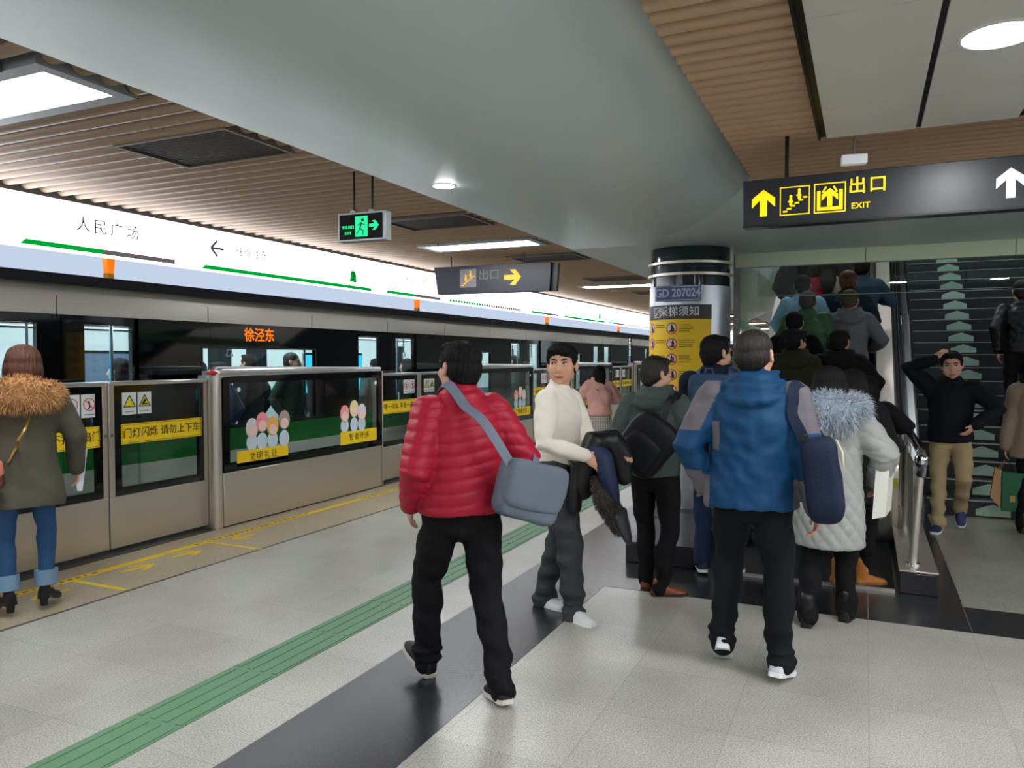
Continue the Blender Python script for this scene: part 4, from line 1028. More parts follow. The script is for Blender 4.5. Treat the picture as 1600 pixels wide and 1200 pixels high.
def shoe(root, ank, fw_, up_, s, upper_m, sole_m, kind='shoe', wide=1.0):
    """upper and sole around an ankle point; fw_ toe direction, up_ shoe up"""
    fw_ = fw_.normalized(); rt_ = fw_.cross(up_).normalized(); up_ = rt_.cross(fw_)
    base = ank - up_ * .08 * s
    prof = [(-.066, .024, .055), (-.056, .034, .085), (-.03, .037, .098), (.01, .038, .096), (.05, .042, .078), (.095, .046, .060), (.135, .045, .050), (.165, .037, .042), (.185, .022, .03)]
    lift = .016 if kind != 'heel' else .05
    def build(scale, z0, ztop, mb, flat):
        n = 12; rings = []
        for (y, w, h) in prof:
            hh = (h if ztop is None else ztop); w2 = w * scale * wide
            zl = 0.0
            if kind == 'heel': zl = .05 * max(0.0, min(1.0, (.10 - y) / .12))
            ring_ = []
            for k in range(n):
                a = PI * k / (n - 1)
                if flat: x, z = w2 * math.cos(a), (z0 + (hh - z0) * (1 if 0 < k < n - 1 else 0))
                else: x, z = w2 * math.copysign(abs(math.cos(a)) ** .8, math.cos(a)), z0 + (hh - z0) * math.sin(a) ** .8
                ring_.append(base + fw_ * y * scale * s + rt_ * x * s + up_ * (z + zl) * s)
            rings.append(ring_)
        vs_ = [p for r in rings for p in r]; fs = []
        for i in range(len(rings) - 1):
            for k in range(n):
                k2 = (k + 1) % n
                fs.append((i * n + k, i * n + k2, (i + 1) * n + k2, (i + 1) * n + k))
        fs.append(tuple(range(n - 1, -1, -1))); fs.append(tuple((len(rings) - 1) * n + k for k in range(n)))
        mb.add(vs_, fs)
    mb = MB(); build(1.0, .012, None, mb, False)
    if kind in ('boot', 'heel'):
        z = .05 if kind == 'heel' else 0
        q_ = .74 if kind == 'heel' else 1.0
        mb.tube([base + up_ * (.06 + z) * s - fw_ * .01 * s, base + up_ * .12 * s - fw_ * .012 * s, base + up_ * (.15 if kind == 'heel' else .19) * s - fw_ * .016 * s], [(.042 * s * q_, .055 * s * q_), (.042 * s * q_, .048 * s * q_), (.046 * s * q_, .052 * s * q_)], n=14, ref=rt_)
    else:
        mb.tube([base + up_ * .055 * s - fw_ * .012 * s, base + up_ * .098 * s - fw_ * .014 * s], [(.036 * s, .05 * s), (.036 * s, .044 * s)], n=14, ref=rt_)
    o = mb.build('shoe' if kind == 'shoe' else 'boot', upper_m, root, smooth=True)
    mb = MB(); build(1.05, 0.0, .022, mb, True); mb.build('sole', sole_m, o)
    if kind == 'heel':
        mb = MB(); mb.tube([base - fw_ * .04 * s, base - fw_ * .042 * s + up_ * .06 * s], [(.022 * s, .022 * s), (.028 * s, .028 * s)], n=12, rounded=False, ref=rt_); mb.build('heel', sole_m, o)
def person(label, loc, rz, H=1.72, fl=(-.1, 0, 0, 0, 0), fr=(.1, 0, 0, 0, 0), hl=None, hr=None, head=(0, 0, 0), lean=0.0, side=0.0, twist=0.0, fat=1.0, shx=.178,
           top=None, bottom=None, shoes=None, hair=('short', None), skin=None, vox=.007, tvox=.011, group=None, face=False, hand_l=None, hand_r=None, poles=None, fem=False, look=(0, 0), seed=1, hips=(0, 0), legs=True, name='person', headk=1.1, strands=0):
    s = H / 1.75; root = thing(name, label, 'person', loc, rz, group)
    skin = skin or SKIN
    thigh, shin, ua, fa = .245 * H, .246 * H, .168 * H, .148 * H
    # ---- feet and ankles
    feet = []
    for f in (fl, fr):
        x, y, z, yw, pt = f; fw_ = V(-math.sin(math.radians(yw)), math.cos(math.radians(yw)), 0); p = math.radians(pt)
        upz = V(0, 0, 1); ank = V(x, y, z + .08 * s)
        if p > 0:   # heel raised, pivot at the ball of the foot
            piv = V(x, y, z) + fw_ * .12 * s; q = Matrix.Rotation(-p, 3, fw_.cross(upz)); ank = piv + q @ (ank - piv); ff, uu = q @ fw_, q @ upz
        elif p < 0: # toes raised, pivot at the heel
            piv = V(x, y, z) - fw_ * .05 * s; q = Matrix.Rotation(-p, 3, fw_.cross(upz)); ank = piv + q @ (ank - piv); ff, uu = q @ fw_, q @ upz
        else: ff, uu = fw_, upz
        feet.append((ank, ff, uu, fw_))
    mid = (feet[0][0] + feet[1][0]) / 2; hx = .088 * s
    pel = V(mid.x + hips[0], mid.y + hips[1], 9)
    for q, (ank, *_r) in zip((-1, 1), feet):
        dx, dy = pel.x + q * hx - ank.x, pel.y - ank.y; L = (thigh + shin) * .992
        pel.z = min(pel.z, ank.z + math.sqrt(max(.01, L * L - dx * dx - dy * dy)))
    up = (Matrix.Rotation(-lean, 3, 'X') @ Matrix.Rotation(side, 3, 'Y')) @ V(0, 0, 1)
    def spine(t):  # 0 pelvis .. 1 neck base
        return pel + V(0, 0, .06 * s) * min(1, t * 5) + up * (.46 * s * t)
    neck = spine(1.0); tw = rotz(twist)
    right = lambda t: (rotz(twist * t) @ V(1, 0, 0))
    rs_ = tw @ V(1, 0, 0); fs_ = tw @ V(0, 1, 0)
    hs = s * headk
    hd = neck + up * .060 * s + V(0, 0, .104 * s) + fs_ * .022 * s
    HR = (tw @ rotz(math.radians(head[0]))) @ Matrix.Rotation(math.radians(head[1]), 3, 'X') @ Matrix.Rotation(math.radians(head[2]), 3, 'Y')
    hips_ = [V(pel.x - hx, pel.y, pel.z), V(pel.x + hx, pel.y, pel.z)]
    knees = []
    for h_, (ank, ff, uu, fw_) in zip(hips_, feet): 
        k_, a_ = two_bone(h_, ank, thigh, shin, fw_ + V(0, 0, .02)); knees.append((k_, a_))
    sh = [neck - up * .055 * s - rs_ * shx * s, neck - up * .055 * s + rs_ * shx * s]
    arms = []
    for i, hp in enumerate((hl, hr)):
        q = -1 if i == 0 else 1
        if hp is None: hp = (q * .25 * s, .03 * s, pel.z - .02 * s)
        pole = (poles or {}).get('l' if i == 0 else 'r', None)
        pole = V(*pole) if pole else (fs_ * -.8 + rs_ * q * .5)
        e, w = two_bone(sh[i], V(*hp), ua, fa, pole); arms.append((e, w))
    # ---- body: one continuous surface
    mb = MB()
    secs = [(.0, .12, .08), (.08, .146, .098), (.3, .132, .092), (.6, .150, .105), (.85, .150, .085), (.97, .070, .062)]
    mb.tube([spine(t) for t, *_ in secs], [(a * s * fat, b * s * fat) for _, a, b in secs], n=20, ref=[right(max(0, t)) for t, *_ in secs])
    for i in (0, 1):
        ank, ff, uu, fw_ = feet[i]; k_, a_ = knees[i]
        mb.tube([hips_[i], hips_[i].lerp(k_, .5), k_, k_.lerp(a_, .35), a_], [.075 * s, .066 * s, .048 * s, .05 * s, .034 * s], n=12)
        mb.tube([a_ - ff * .02 * s - uu * .035 * s, a_ + ff * .12 * s - uu * .052 * s], [.03 * s, .024 * s], n=10)
        e, w = arms[i]; q = -1 if i == 0 else 1
        mb.ell(sh[i], .056 * s); mb.tube([sh[i], sh[i].lerp(e, .5), e, e.lerp(w, .3), w], [.050 * s, .044 * s, .036 * s, .036 * s, .025 * s], n=12)
        hc = (hand_l if i == 0 else hand_r) or {}
        d = V(*hc['d']) if 'd' in hc else (w - e).normalized() * .8 + V(0, 0, -.3)
        nn = V(*hc['n']) if 'n' in hc else rs_ * -q + fs_ * -.2
        hand(mb, w, d, nn, s * (.93 if fem else 1.0), i == 1, hc.get('curl', .45), thumb=hc.get('thumb', .5), spread=hc.get('spread', 1.0))
    mb.tube([neck - up * .05 * s, neck + up * .03 * s + fs_ * .004 * s, hd + HR @ V(0, -.012 * s, -.05 * s)], [.066 * s, .060 * s, .060 * s], n=16)
    head_shape(mb, hd, HR, hs, fem)
    me = remesh(mb, vox, 2)
    mesh_obj('body', me, skin, root)
    # ---- hair
    hk, hm = hair; hm = hm or HAIRB
    if hk:
        me = remesh(hair_shape(hk, hd, HR, hs), .006, 3); a, nn = coords(me)
        rs = np.random.RandomState(seed); loc_ = (a - np.array(hd)) @ np.array(HR)
        ang = np.arctan2(loc_[:, 0], loc_[:, 1]); a = a + nn * (.0022 * np.sin(ang * 34 + loc_[:, 2] * 30) + .002 * np.sin(ang * 61 + loc_[:, 1] * 80))[:, None]
        if hk == 'fringe': pass
        setco(me, a); ho = mesh_obj('hair', me, hm, root)
        if strands:
            a, nn = coords(me); longh = hk in ('bob', 'long', 'bun')
            hair_strands('hair_strands', a, nn, np.array(hd), HR, hm, ho, .045 if longh else .014 if hk != 'crop' else .006, strands, seed, longh)
    if face: face_parts(root, hd, HR, hs, hm, look)
    J = dict(root=root, s=s, pel=pel, neck=neck, up=up, rs=rs_, fs=fs_, sh=sh, arms=arms, knees=knees, feet=feet, hd=hd, HR=HR, spine=spine, right=right, loc=loc, rz=rz)
    # ---- trousers
    if bottom and legs:
        kind, bm_, w = bottom[0], bottom[1], bottom[2] if len(bottom) > 2 else 1.0
        mb = MB()
        mb.tube([spine(.32), spine(.12), pel, pel - V(0, 0, .075 * s)], [(.150 * s * fat, .105 * s * fat), (.160 * s * fat, .115 * s * fat), (.168 * s * fat, .12 * s * fat), (.15 * s, .11 * s)], n=20, ref=[right(0.2), right(.1), V(1, 0, 0), V(1, 0, 0)])
        for i in (0, 1):
            ank, ff, uu, fw_ = feet[i]; k_, a_ = knees[i]; sd = (a_ - k_).normalized()
            cut = bottom[3] if len(bottom) > 3 else 0.0
            end = a_ + sd * (.025 * s - cut)
            mb.tube([hips_[i] + V(0, 0, .02), hips_[i].lerp(k_, .5), k_, k_.lerp(a_, .5), end - sd * .05 * s, end], [.093 * s * w, .086 * s * w, .068 * s * w, .063 * s * w, .056 * s * w, .058 * s * w], n=16)
            if len(bottom) > 4 and bottom[4]:   # bunched folds at the ankle
                for q in range(2): mb.ell(end - sd * (.02 + .05 * q) * s, (.066 * s * w, .066 * s * w, .016 * s))
        me = remesh(mb, tvox, 4); a, nn = coords(me)
        kz = (knees[0][0].z + knees[1][0].z) / 2
        a = a + nn * (wrinkle(a * np.array([1, 1, 1.5]), .0085, seed + 5, 26) * (1 + 1.2 * np.exp(-((a[:, 2] - .12) / .1) ** 2)))[:, None]
        setco(me, a); mesh_obj('trousers' if kind != 'tights' else 'tights', me, bm_, root)
    if shoes:
        for i in (0, 1): shoe(root, feet[i][0], feet[i][1], feet[i][2], s, shoes[1], shoes[2], shoes[0], shoes[3] if len(shoes) > 3 else 1.0)
    # ---- upper garment
    if top:
        e_ = top.get('ext', .02); hem = top.get('hem', -.06); flare = top.get('flare', 0.0); sl_ = top.get('sleeve', 1.0)
        mb = MB(); S = []
        if hem < 0:
            S.append((pel + V(0, 0, hem * s), .168 + flare, .122 + flare, 0)); 
            if hem < -.25: S.append((pel + V(0, 0, hem * .5 * s), .172 + flare * .6, .128 + flare * .6, 0))
        for t, a, b in ((.02, .165, .122), (.3, .156, .115), (.6, .166, .122), (.84, .160, .105), (.96, .085, .075)):
            S.append((spine(t), a + (top.get('belly', 0) if t in (.3,) else 0), b + (top.get('belly', 0) if t in (.3,) else 0), t))
        mb.tube([p for p, *_ in S], [((a * fat + e_) * s, (b * fat + e_) * s) for _, a, b, t in S], n=24, ref=[right(t) for *_x, t in S], rounded='low')
        for i in (0, 1):
            e, w = arms[i]; sd = (w - e).normalized()
            mb.ell(sh[i] - up * .028 * s - (sh[i] - neck) * .04, (.062 + e_ * .62) * s)
            we = w - sd * top.get('cuff', .005) * s
            mb.tube([sh[i], sh[i].lerp(e, .5), e, e.lerp(we, .5), we], [(.063 + e_ * .75) * s * sl_, (.057 + e_ * .75) * s * sl_, (.050 + e_ * .7) * s * sl_, (.044 + e_ * .6) * s * sl_, (.034 + e_ * .5) * s * sl_], n=14)
            mb.tube([neck - up * .02 * s + (sh[i] - neck) * .1, sh[i] + up * .02 * s], [(.06 * s, .05 * s), (.05 * s, .045 * s)], n=12)
        if top.get('collar'):
            h = top['collar']; mb.tube([neck - up * .03 * s, neck + up * h * s + fs_ * .004], [(.078 * s, .074 * s), (.066 * s, .064 * s)], n=18, ref=rs_)
        if top.get('hood'):
            hz = top['hood']
            for (rad_, wx, by, fy, dz, th) in ((0, .150, -.135, .055, -.045, .046), (1, .128, -.118, .06, .012, .040), (2, .105, -.098, .06, .062, .030)):
                arc = []
                for q in range(13):
                    a_ = PI * (1.02 - 1.04 * q / 12)
                    arc.append(neck + tw @ V(wx * hz * math.cos(a_) * s, (fy + (by * hz - fy) * math.sin(a_)) * s, (dz - .02 * math.sin(a_) + .012 * math.cos(a_) ** 2) * s))
                mb.tube(arc, [(th * (.55 + .45 * math.sin(PI * q / 12)) * s, th * (.75 + .5 * math.sin(PI * q / 12)) * s) for q in range(13)], n=12, ref=(0, 0, 1))
        me = remesh(mb, tvox, top.get('smooth', 4)); a, nn = coords(me)
        d = wrinkle(a, top.get('fold', .005) * 1.5, seed, top.get('ffreq', 20) * .8) + wrinkle(a, top.get('fold', .005) * .6, seed + 40, 55)
        if top.get('quilt'):
            qp, qa = top['quilt']; zz = a @ np.array(up) - .02 * np.sin(a[:, 0] * 9)
            d = d * .6 + qa * (np.abs(np.sin(PI * zz / qp)) ** .45 - .7)
        if top.get('diamond'):
            qp, qa = top['diamond']; ang = np.arctan2(a[:, 0] - pel.x, a[:, 1] - pel.y) * .2
            d = d * .6 + qa * (np.abs(np.sin(PI * (a[:, 2] + ang * 1.2) / qp) * np.sin(PI * (a[:, 2] - ang * 1.2) / qp)) ** .45 - .6)
        setco(me, a + nn * d[:, None])
        o = mesh_obj(top.get('name', 'jacket'), me, top['mat'], root, (lambda c: top['paint'](c, J)) if top.get('paint') else None)
        J['top'] = o
        a, nn = coords(me); J['bvh'] = BVHTree.FromPolygons([Vector(v) for v in a], [tuple(p.vertices) for p in me.polygons])
        if top.get('rib'):   # knitted or elastic waist and cuffs
            mb = MB()
            for i in (0, 1):
                e, w = arms[i]; sd = (w - e).normalized(); mb2 = MB(); mb2.tube([w - sd * .05 * s, w - sd * .0 * s], (.034 + e_ * .55) * s * sl_ + .001, n=16); mb2.build('cuff', top['rib'], o, smooth=True)
    if bottom and bottom[0] == 'skirt' or (bottom and len(bottom) > 5):
        pass
    return J
def to_world(J, p): return Vector(J['loc']) + rotz(J['rz']) @ Vector(p)
def strap(name, J, pts, m, parent, w=.02, th=.004, off=.006, n=36, hug=True, smooth=6):
    """a flat band laid over the wearer's jacket, points in the wearer's frame, result in the parent's frame (same frame)"""
    P = [Vector(p) for p in pts]; S = []
    for i in range(n + 1):
        t = i / n * (len(P) - 1); k = min(int(t), len(P) - 2); f = t - k
        p0, p1, p2, p3 = P[max(k - 1, 0)], P[k], P[k + 1], P[min(k + 2, len(P) - 1)]
        S.append(.5 * ((2 * p1) + (p2 - p0) * f + (2 * p0 - 5 * p1 + 4 * p2 - p3) * f * f + (3 * p1 - p0 - 3 * p2 + p3) * f ** 3))
    N = []
    for i, p in enumerate(S):
        loc_, nr, *_ = J['bvh'].find_nearest(p)
        if hug and (loc_ - p).length < .12: S[i] = loc_ + nr * off
        N.append(nr)
    for _ in range(smooth):
        S = [S[0]] + [(S[i - 1] + S[i] * 2 + S[i + 1]) / 4 for i in range(1, n)] + [S[n]]
        N = [N[0]] + [(N[i - 1] + N[i] * 2 + N[i + 1]).normalized() for i in range(1, n)] + [N[n]]
    v = []; f = []
    for i in range(n + 1):
        t = (S[min(i + 1, n)] - S[max(i - 1, 0)]).normalized(); sd = t.cross(N[i]).normalized(); nn = sd.cross(t).normalized()
        if nn.dot(N[i]) < 0: nn = -nn
        c = S[i]
        v += [c - sd * w - nn * th, c + sd * w - nn * th, c + sd * w + nn * th, c - sd * w + nn * th]
    for i in range(n):
        for k in range(4): f.append((4 * i + k, 4 * i + (k + 1) % 4, 4 * i + 4 + (k + 1) % 4, 4 * i + 4 + k))
    f += [(3, 2, 1, 0), (4 * n, 4 * n + 1, 4 * n + 2, 4 * n + 3)]
    mb = MB(); mb.add(v, f)
    return mb.build(name, m, parent, smooth=True)
def hair_strands(name, a, nn, hd, HR, m, parent, length, n, seed, longh):
    rs = np.random.RandomState(seed + 77); mb = MB(); dn = HR @ V(0, 0, -1)
    whorl = HR @ V(0, -.4, 1)
    for i in rs.randint(0, len(a), n):
        p = Vector(a[i]); nv = Vector(nn[i]); q = (p - Vector(hd))
        fl_ = q - whorl * .09; fl_ = (fl_ - nv * fl_.dot(nv))
        if fl_.length < 1e-5: continue
        fl_.normalize()
        if longh: fl_ = (fl_ * .5 + dn).normalized()
        dv = (fl_ + nv * (.10 if longh else .42) + Vector(rs.normal(size=3)) * (.10 if longh else .22)).normalized()
        L = length * rs.uniform(.6, 1.25); sd = dv.cross(nv).normalized() * .0011
        b = p - nv * .002; mid_ = b + dv * L * .55; e = b + dv * L + (dn * L * .25 if longh else V(0, 0, 0)) - nv * L * .08
        mb.add([b - sd, b + sd, mid_ + sd * .8, mid_ - sd * .8, e], [(0, 1, 2, 3), (3, 2, 4)])
    return mb.build(name, m, parent, smooth=True)
def soft_box(c, r, R=None, e=.45, n=28, m=18):
    """superellipsoid for bags"""
    mb = MB(); v = []; f = []; c = Vector(c)
    pw = lambda x: math.copysign(abs(x) ** e, x)
    for i in range(m + 1):
        th = -PI / 2 * .98 + PI * .98 * i / m
        for k in range(n):
            ph = 2 * PI * k / n
            p = V(r[0] * pw(math.cos(th)) * pw(math.cos(ph)), r[1] * pw(math.cos(th)) * pw(math.sin(ph)), r[2] * pw(math.sin(th)))
            v.append(c + (R @ p if R else p))
    for i in range(m):
        for k in range(n):
            k2 = (k + 1) % n
            f.append((i * n + k, i * n + k2, (i + 1) * n + k2, (i + 1) * n + k))
    f.append(tuple(range(n - 1, -1, -1))); f.append(tuple(m * n + k for k in range(n)))
    mb.add(v, f); return mb
def crumple(o, amp, seed, freq=30):
    me = o.data; a, nn = coords(me); setco(me, a + nn * wrinkle(a, amp, seed, freq)[:, None]); return o
# ================================================================== PEOPLE: the figures
D = math.radians
cloth = lambda n, c, **k: mat(n, c, k.pop('rough', .8), bump=k.pop('bump', .25), bscale=k.pop('bscale', 90), var=.08, vscale=9, spec=.25, **k)
BLKT = cloth('black trousers cloth', (17, 17, 20)); BLKC = cloth('black coat cloth', (19, 19, 22)); DKC = cloth('charcoal cloth', (46, 48, 50))
WSOLE = mat('white rubber sole', (226, 228, 226), .55); BSOLE = mat('black rubber sole', (20, 20, 22), .6); BLKL = mat('black leather', (18, 18, 20), .38, bump=.15, bscale=60)
WSHOE = mat('white shoe upper', (226, 228, 230), .55); DENIM = cloth('blue denim', (48, 82, 122), bscale=160); DENIMD = cloth('dark denim', (32, 48, 74), bscale=160); DENIML = cloth('light denim cuff', (116, 146, 172), bscale=160)
BRNH = mat('brown hair', (84, 48, 32), .45, bump=.6, bscale=160, stretch=(1, 1, .2)); GRYH = mat('grey hair', (74, 78, 78), .55, bump=.6, bscale=160, stretch=(1, 1, .3)); REDH = mat('red brown hair', (112, 52, 28), .5, bump=.6, bscale=160); LBRH = mat('light brown hair', (88, 74, 58), .55, bump=.6, bscale=160); DBRH = mat('dark brown hair', (38, 30, 26), .5, bump=.6, bscale=160, stretch=(1, 1, .3))
def held(name, label, cat, J, c, group=None):
    """a carried thing: its empty sits at c (wearer's frame); returns a function that parents meshes built in the wearer's frame"""
    t = thing(name, label, cat, to_world(J, c), J['rz'], group)
    def put(o, parent=None):
        if parent is None: o.parent = t; o.location = -Vector(c)
        else: o.parent = parent
        return o
    return t, put
# ------------------------------------------------------------------ man in the red down jacket
RED = cloth('red quilted nylon', (172, 32, 54), rough=.42, bump=.08)
J = person('person in a red quilted jacket and black trousers striding away with a grey shoulder bag', (-1.71, 3.25, 0), D(50), 1.70, fl=(-.13, .29, 0.012, 14, -24), fr=(.085, -.19, 0, -4, 8), hl=(-.24, .15, .90), hr=(.23, .20, 1.0), head=(14, 3, 0), lean=.05,
           poles={'l': (-.45, -1, 0), 'r': (.55, -1, 0)}, fat=1.06, top=dict(mat=RED, ext=.040, hem=-.025, quilt=(.058, .009), fold=.004, collar=.075, smooth=3), bottom=('trousers', BLKT, 1.16, 0, True), shoes=('shoe', mat('black shoe upper', (24, 26, 26), .55), mat('cream sole', (206, 200, 186), .55)), hair=('short', HAIRB), vox=.006, tvox=.008, seed=2, shx=.165, strands=3500)
BAGG = cloth('slate grey nylon', (98, 108, 120), rough=.55, bump=.15)
bc = V(.20, -.235, .985)
t, put = held('messenger_bag', 'slate grey nylon messenger bag hanging behind the red jacket', 'bag', J, bc)
Rb = rotz(D(8)) @ Matrix.Rotation(D(16), 3, 'Y')
put(crumple(soft_box(bc, (.165, .065, .135), Rb, .38).build('bag_body', BAGG, smooth=True), .008, 4, 22))
put(crumple(soft_box(bc + Rb @ V(0, -.012, .03), (.168, .068, .112), Rb, .32).build('flap', BAGG, smooth=True), .007, 9, 22))
put(strap('strap', J, [V(-.09, .10, 1.42), V(-.115, .03, 1.50), V(-.10, -.10, 1.46), V(-.02, -.26, 1.30), V(.09, -.28, 1.12)], mat('grey webbing', (112, 120, 136), .7, bump=.2, bscale=200), None, .023, .003, .008))
put(strap('strap', J, [V(.30, -.16, 1.05), V(.31, .0, 1.16), V(.2, .2, 1.3), V(0, .22, 1.42), V(-.09, .12, 1.44)], MATS['grey webbing'], None, .023, .003, .008))
put(MB().box(bc.x - .115, bc.x - .085, bc.y - .075, bc.y - .055, bc.z + .10, bc.z + .15).build('buckle', BLACK, bevel=.003))
# ------------------------------------------------------------------ man in the cream sweater
CREAMK = cloth('cream knit', (242, 235, 220), rough=.9, bump=.35, bscale=260); CHAR = cloth('charcoal trousers', (62, 65, 68))
J = person('person in a cream sweater looking back, with coats over his arm and white shoes', (-1.74, 4.53, 0), D(-88), 1.70, fl=(-.085, -.13, 0, -18, 0), fr=(.095, .12, 0, -30, 0), hl=(-.02, .34, 1.03), hr=(.235, .235, 1.03), head=(-76, 2, 0), twist=-.12,
           hand_r=dict(d=(-.35, .75, -.55), n=(-.8, -.2, -.5), curl=.55), hand_l=dict(d=(.4, .8, -.1), n=(0, 0, -1), curl=.4), poles={'r': (.45, -.9, -.25), 'l': (-.6, -.6, -.5)}, skin=mat('tan skin', (214, 160, 132), .48, var=.05, vscale=14),
           top=dict(mat=CREAMK, name='sweater', ext=.014, hem=-.01, fold=.006, ffreq=17, collar=.055, smooth=3, cuff=.03, belly=.006, rib=CREAMK), bottom=('trousers', CHAR, 1.24, -.02, True), shoes=('shoe', WSHOE, WSOLE, 1.08), hair=('fringe', HAIRB), vox=.0045, tvox=.008, face=True, look=(.9, 0), seed=5, strands=3500)
mb = MB(); mb.tube([J['pel'] + V(0, 0, .10), J['pel'] + V(0, 0, .0)], [(.172, .127), (.180, .133)], n=28, ref=(1, 0, 0)); mb.build('shirt_hem', cloth('dark grey shirt', (74, 80, 84)), J['root'], smooth=True)
BLKFAB = mat('black down coat', (15, 16, 19), .42, bump=.2, bscale=25); NAVYC = mat('navy coat lining', (28, 42, 76), .6, bump=.2, bscale=60); FURB = mat('brown grey fur', (92, 80, 78), .9); FURB2 = mat('dark fur', (56, 50, 50), .9)
def drape(name, path, rad, m, put, seed, amp=.012, vox=.009, ref=(1, 0, 0), parent=None):
    mb = MB(); mb.tube(path, rad, n=18, ref=ref); me = remesh(mb, vox, 2); a, nn = coords(me)
    setco(me, a + nn * wrinkle(a, amp, seed, 26)[:, None]); o = mesh_obj(name, me, m, None); put(o, parent); return o
c0 = V(-.02, .34, 1.05)
t, put = held('black_coat', 'black padded coat draped over the arm of the cream sweater', 'coat', J, c0)
drape('coat_body', [V(.13, .19, .80), V(.12, .22, .97), V(.09, .27, 1.09), V(.04, .33, 1.10), V(.0, .385, 1.0), V(-.01, .40, .88)], [(.055, .10), (.075, .11), (.085, .10), (.085, .095), (.078, .08), (.055, .06)], BLKFAB, put, 3, ref=(.3, 1, 0))
drape('sleeve', [V(.17, .17, .95), V(.18, .16, .82), V(.185, .155, .70)], [(.06, .045), (.065, .045), (.06, .038)], BLKFAB, put, 13, .008)
t, put = held('navy_jacket', 'dark blue jacket folded under the black coat on the arm of the cream sweater', 'jacket', J, c0 + V(.08, .0, 0))
drape('jacket_body', [V(.13, .26, 1.07), V(.155, .32, 1.01), V(.16, .36, .90), V(.15, .39, .77)], [(.06, .06), (.07, .06), (.065, .055), (.045, .04)], NAVYC, put, 6, .010)
t, put = held('fur_trimmed_coat', 'dark leather coat end with brown grey fur hanging lowest beside the cream sweater', 'coat', J, c0 + V(.06, .06, -.15))
o = drape('fur_lining', [V(.15, .29, .86), V(.155, .34, .76), V(.15, .39, .67), V(.14, .42, .61)], [(.06, .05), (.085, .055), (.085, .055), (.07, .045)], FURB2, put, 8, .008)
a, nn = coords(o.data); fo = fur('fur', a, nn, [FURB, FURB2], None, .022, 2600, 4, .0022); put(fo, o)
drape('leather_hem', [V(.15, .43, .68), V(.14, .455, .60), V(.12, .475, .52)], [(.09, .035), (.08, .03), (.04, .016)], mat('grey leather', (58, 60, 66), .4, bump=.2, bscale=50), put, 9, .006)
# ------------------------------------------------------------------ woman at the gate
OLIVE = cloth('olive grey parka cloth', (84, 80, 68)); FURT = mat('tan fur', (176, 130, 84), .9); FURT2 = mat('light tan fur', (206, 164, 112), .9)
J = person('person in an olive parka with tan fur collar, cuffed jeans and heeled boots by gates', (-4.78, 3.12, 0), D(52), 1.655, fl=(-.10, -.02, .03, 25, 0), fr=(.10, .06, .03, -15, 0), hl=(-.23, .10, .80), hr=(.28, .16, .88), head=(8, 8, 0), fem=True, shx=.165,
           poles={'r': (1, -.5, 0), 'l': (-1, -.4, 0)}, top=dict(mat=OLIVE, ext=.035, hem=-.245, flare=.035, fold=.007, ffreq=15, collar=.05, name='parka'), bottom=('jeans', DENIM, .86, .10), shoes=('heel', mat('black suede', (22, 20, 22), .8), BSOLE), hair=('bob', BRNH), vox=.006, tvox=.009, seed=7, strands=4000)
r = J['root']
for i in (0, 1):
    k_, a_ = J['knees'][i]; sd = (a_ - k_).normalized(); e = a_ - sd * .055
    mb = MB(); mb.tube([e - sd * .09, e + sd * .005], [(.068, .068), (.067, .067)], n=20, rounded=False); mb.build('jean_cuff', DENIML, r, smooth=True)
mb = MB(); nk = J['neck'] - V(0, 0, .03)
n_ = 26
pts = [nk + V(.16 * math.cos(2 * PI * k / n_), -.02 + .14 * math.sin(2 * PI * k / n_), -.0 - .02 * math.sin(2 * PI * k / n_) * -1) for k in range(n_ + 1)]
mb.tube(pts, .068, n=14, rounded=False); mb.ell(nk + V(0, -.15, .02), (.16, .07, .10))
me = remesh(mb, .012, 3); a, nn = coords(me); co_ = mesh_obj('fur_collar', me, FURT, r)
fur('fur', a, nn, [FURT, FURT2, FURT], co_, .042, 6500, 3, .0022, .15)
bc = V(-.20, -.20, .90)
t, put = held('crossbody_bag', 'small salmon pink and brown bag on a gold chain behind the olive parka', 'bag', J, bc)
Rb = rotz(D(-12)) @ Matrix.Rotation(D(-6), 3, 'Y')
put(soft_box(bc, (.115, .04, .085), Rb, .3).build('bag_body', mat('brown leather', (92, 50, 44), .45), smooth=True))
put(soft_box(bc + Rb @ V(.0, -.01, .035), (.117, .042, .052), Rb, .3).build('flap', mat('salmon leather', (240, 138, 120), .4), smooth=True))
GOLD = mat('gold chain', (214, 178, 96), .3, .9)
put(strap('chain', J, [V(-.09, -.21, .97), V(-.03, -.24, 1.08), V(.04, -.24, 1.2), V(.10, -.2, 1.34)], GOLD, None, .006, .004, .008))
put(MB().ell(bc + Rb @ V(-.0, -.055, .0), (.012, .006, .008)).build('clasp', GOLD, smooth=True))
t, put = held('paper_sheets', 'white paper sheets held at the right side of the olive parka', 'papers', J, V(.29, .20, .86))
put(MB().prism([(.28, .72), (.31, .72), (.345, 1.0), (.25, 1.0)], 'y', .17, .176).build('sheets', mat('white paper', (226, 230, 238), .6)))
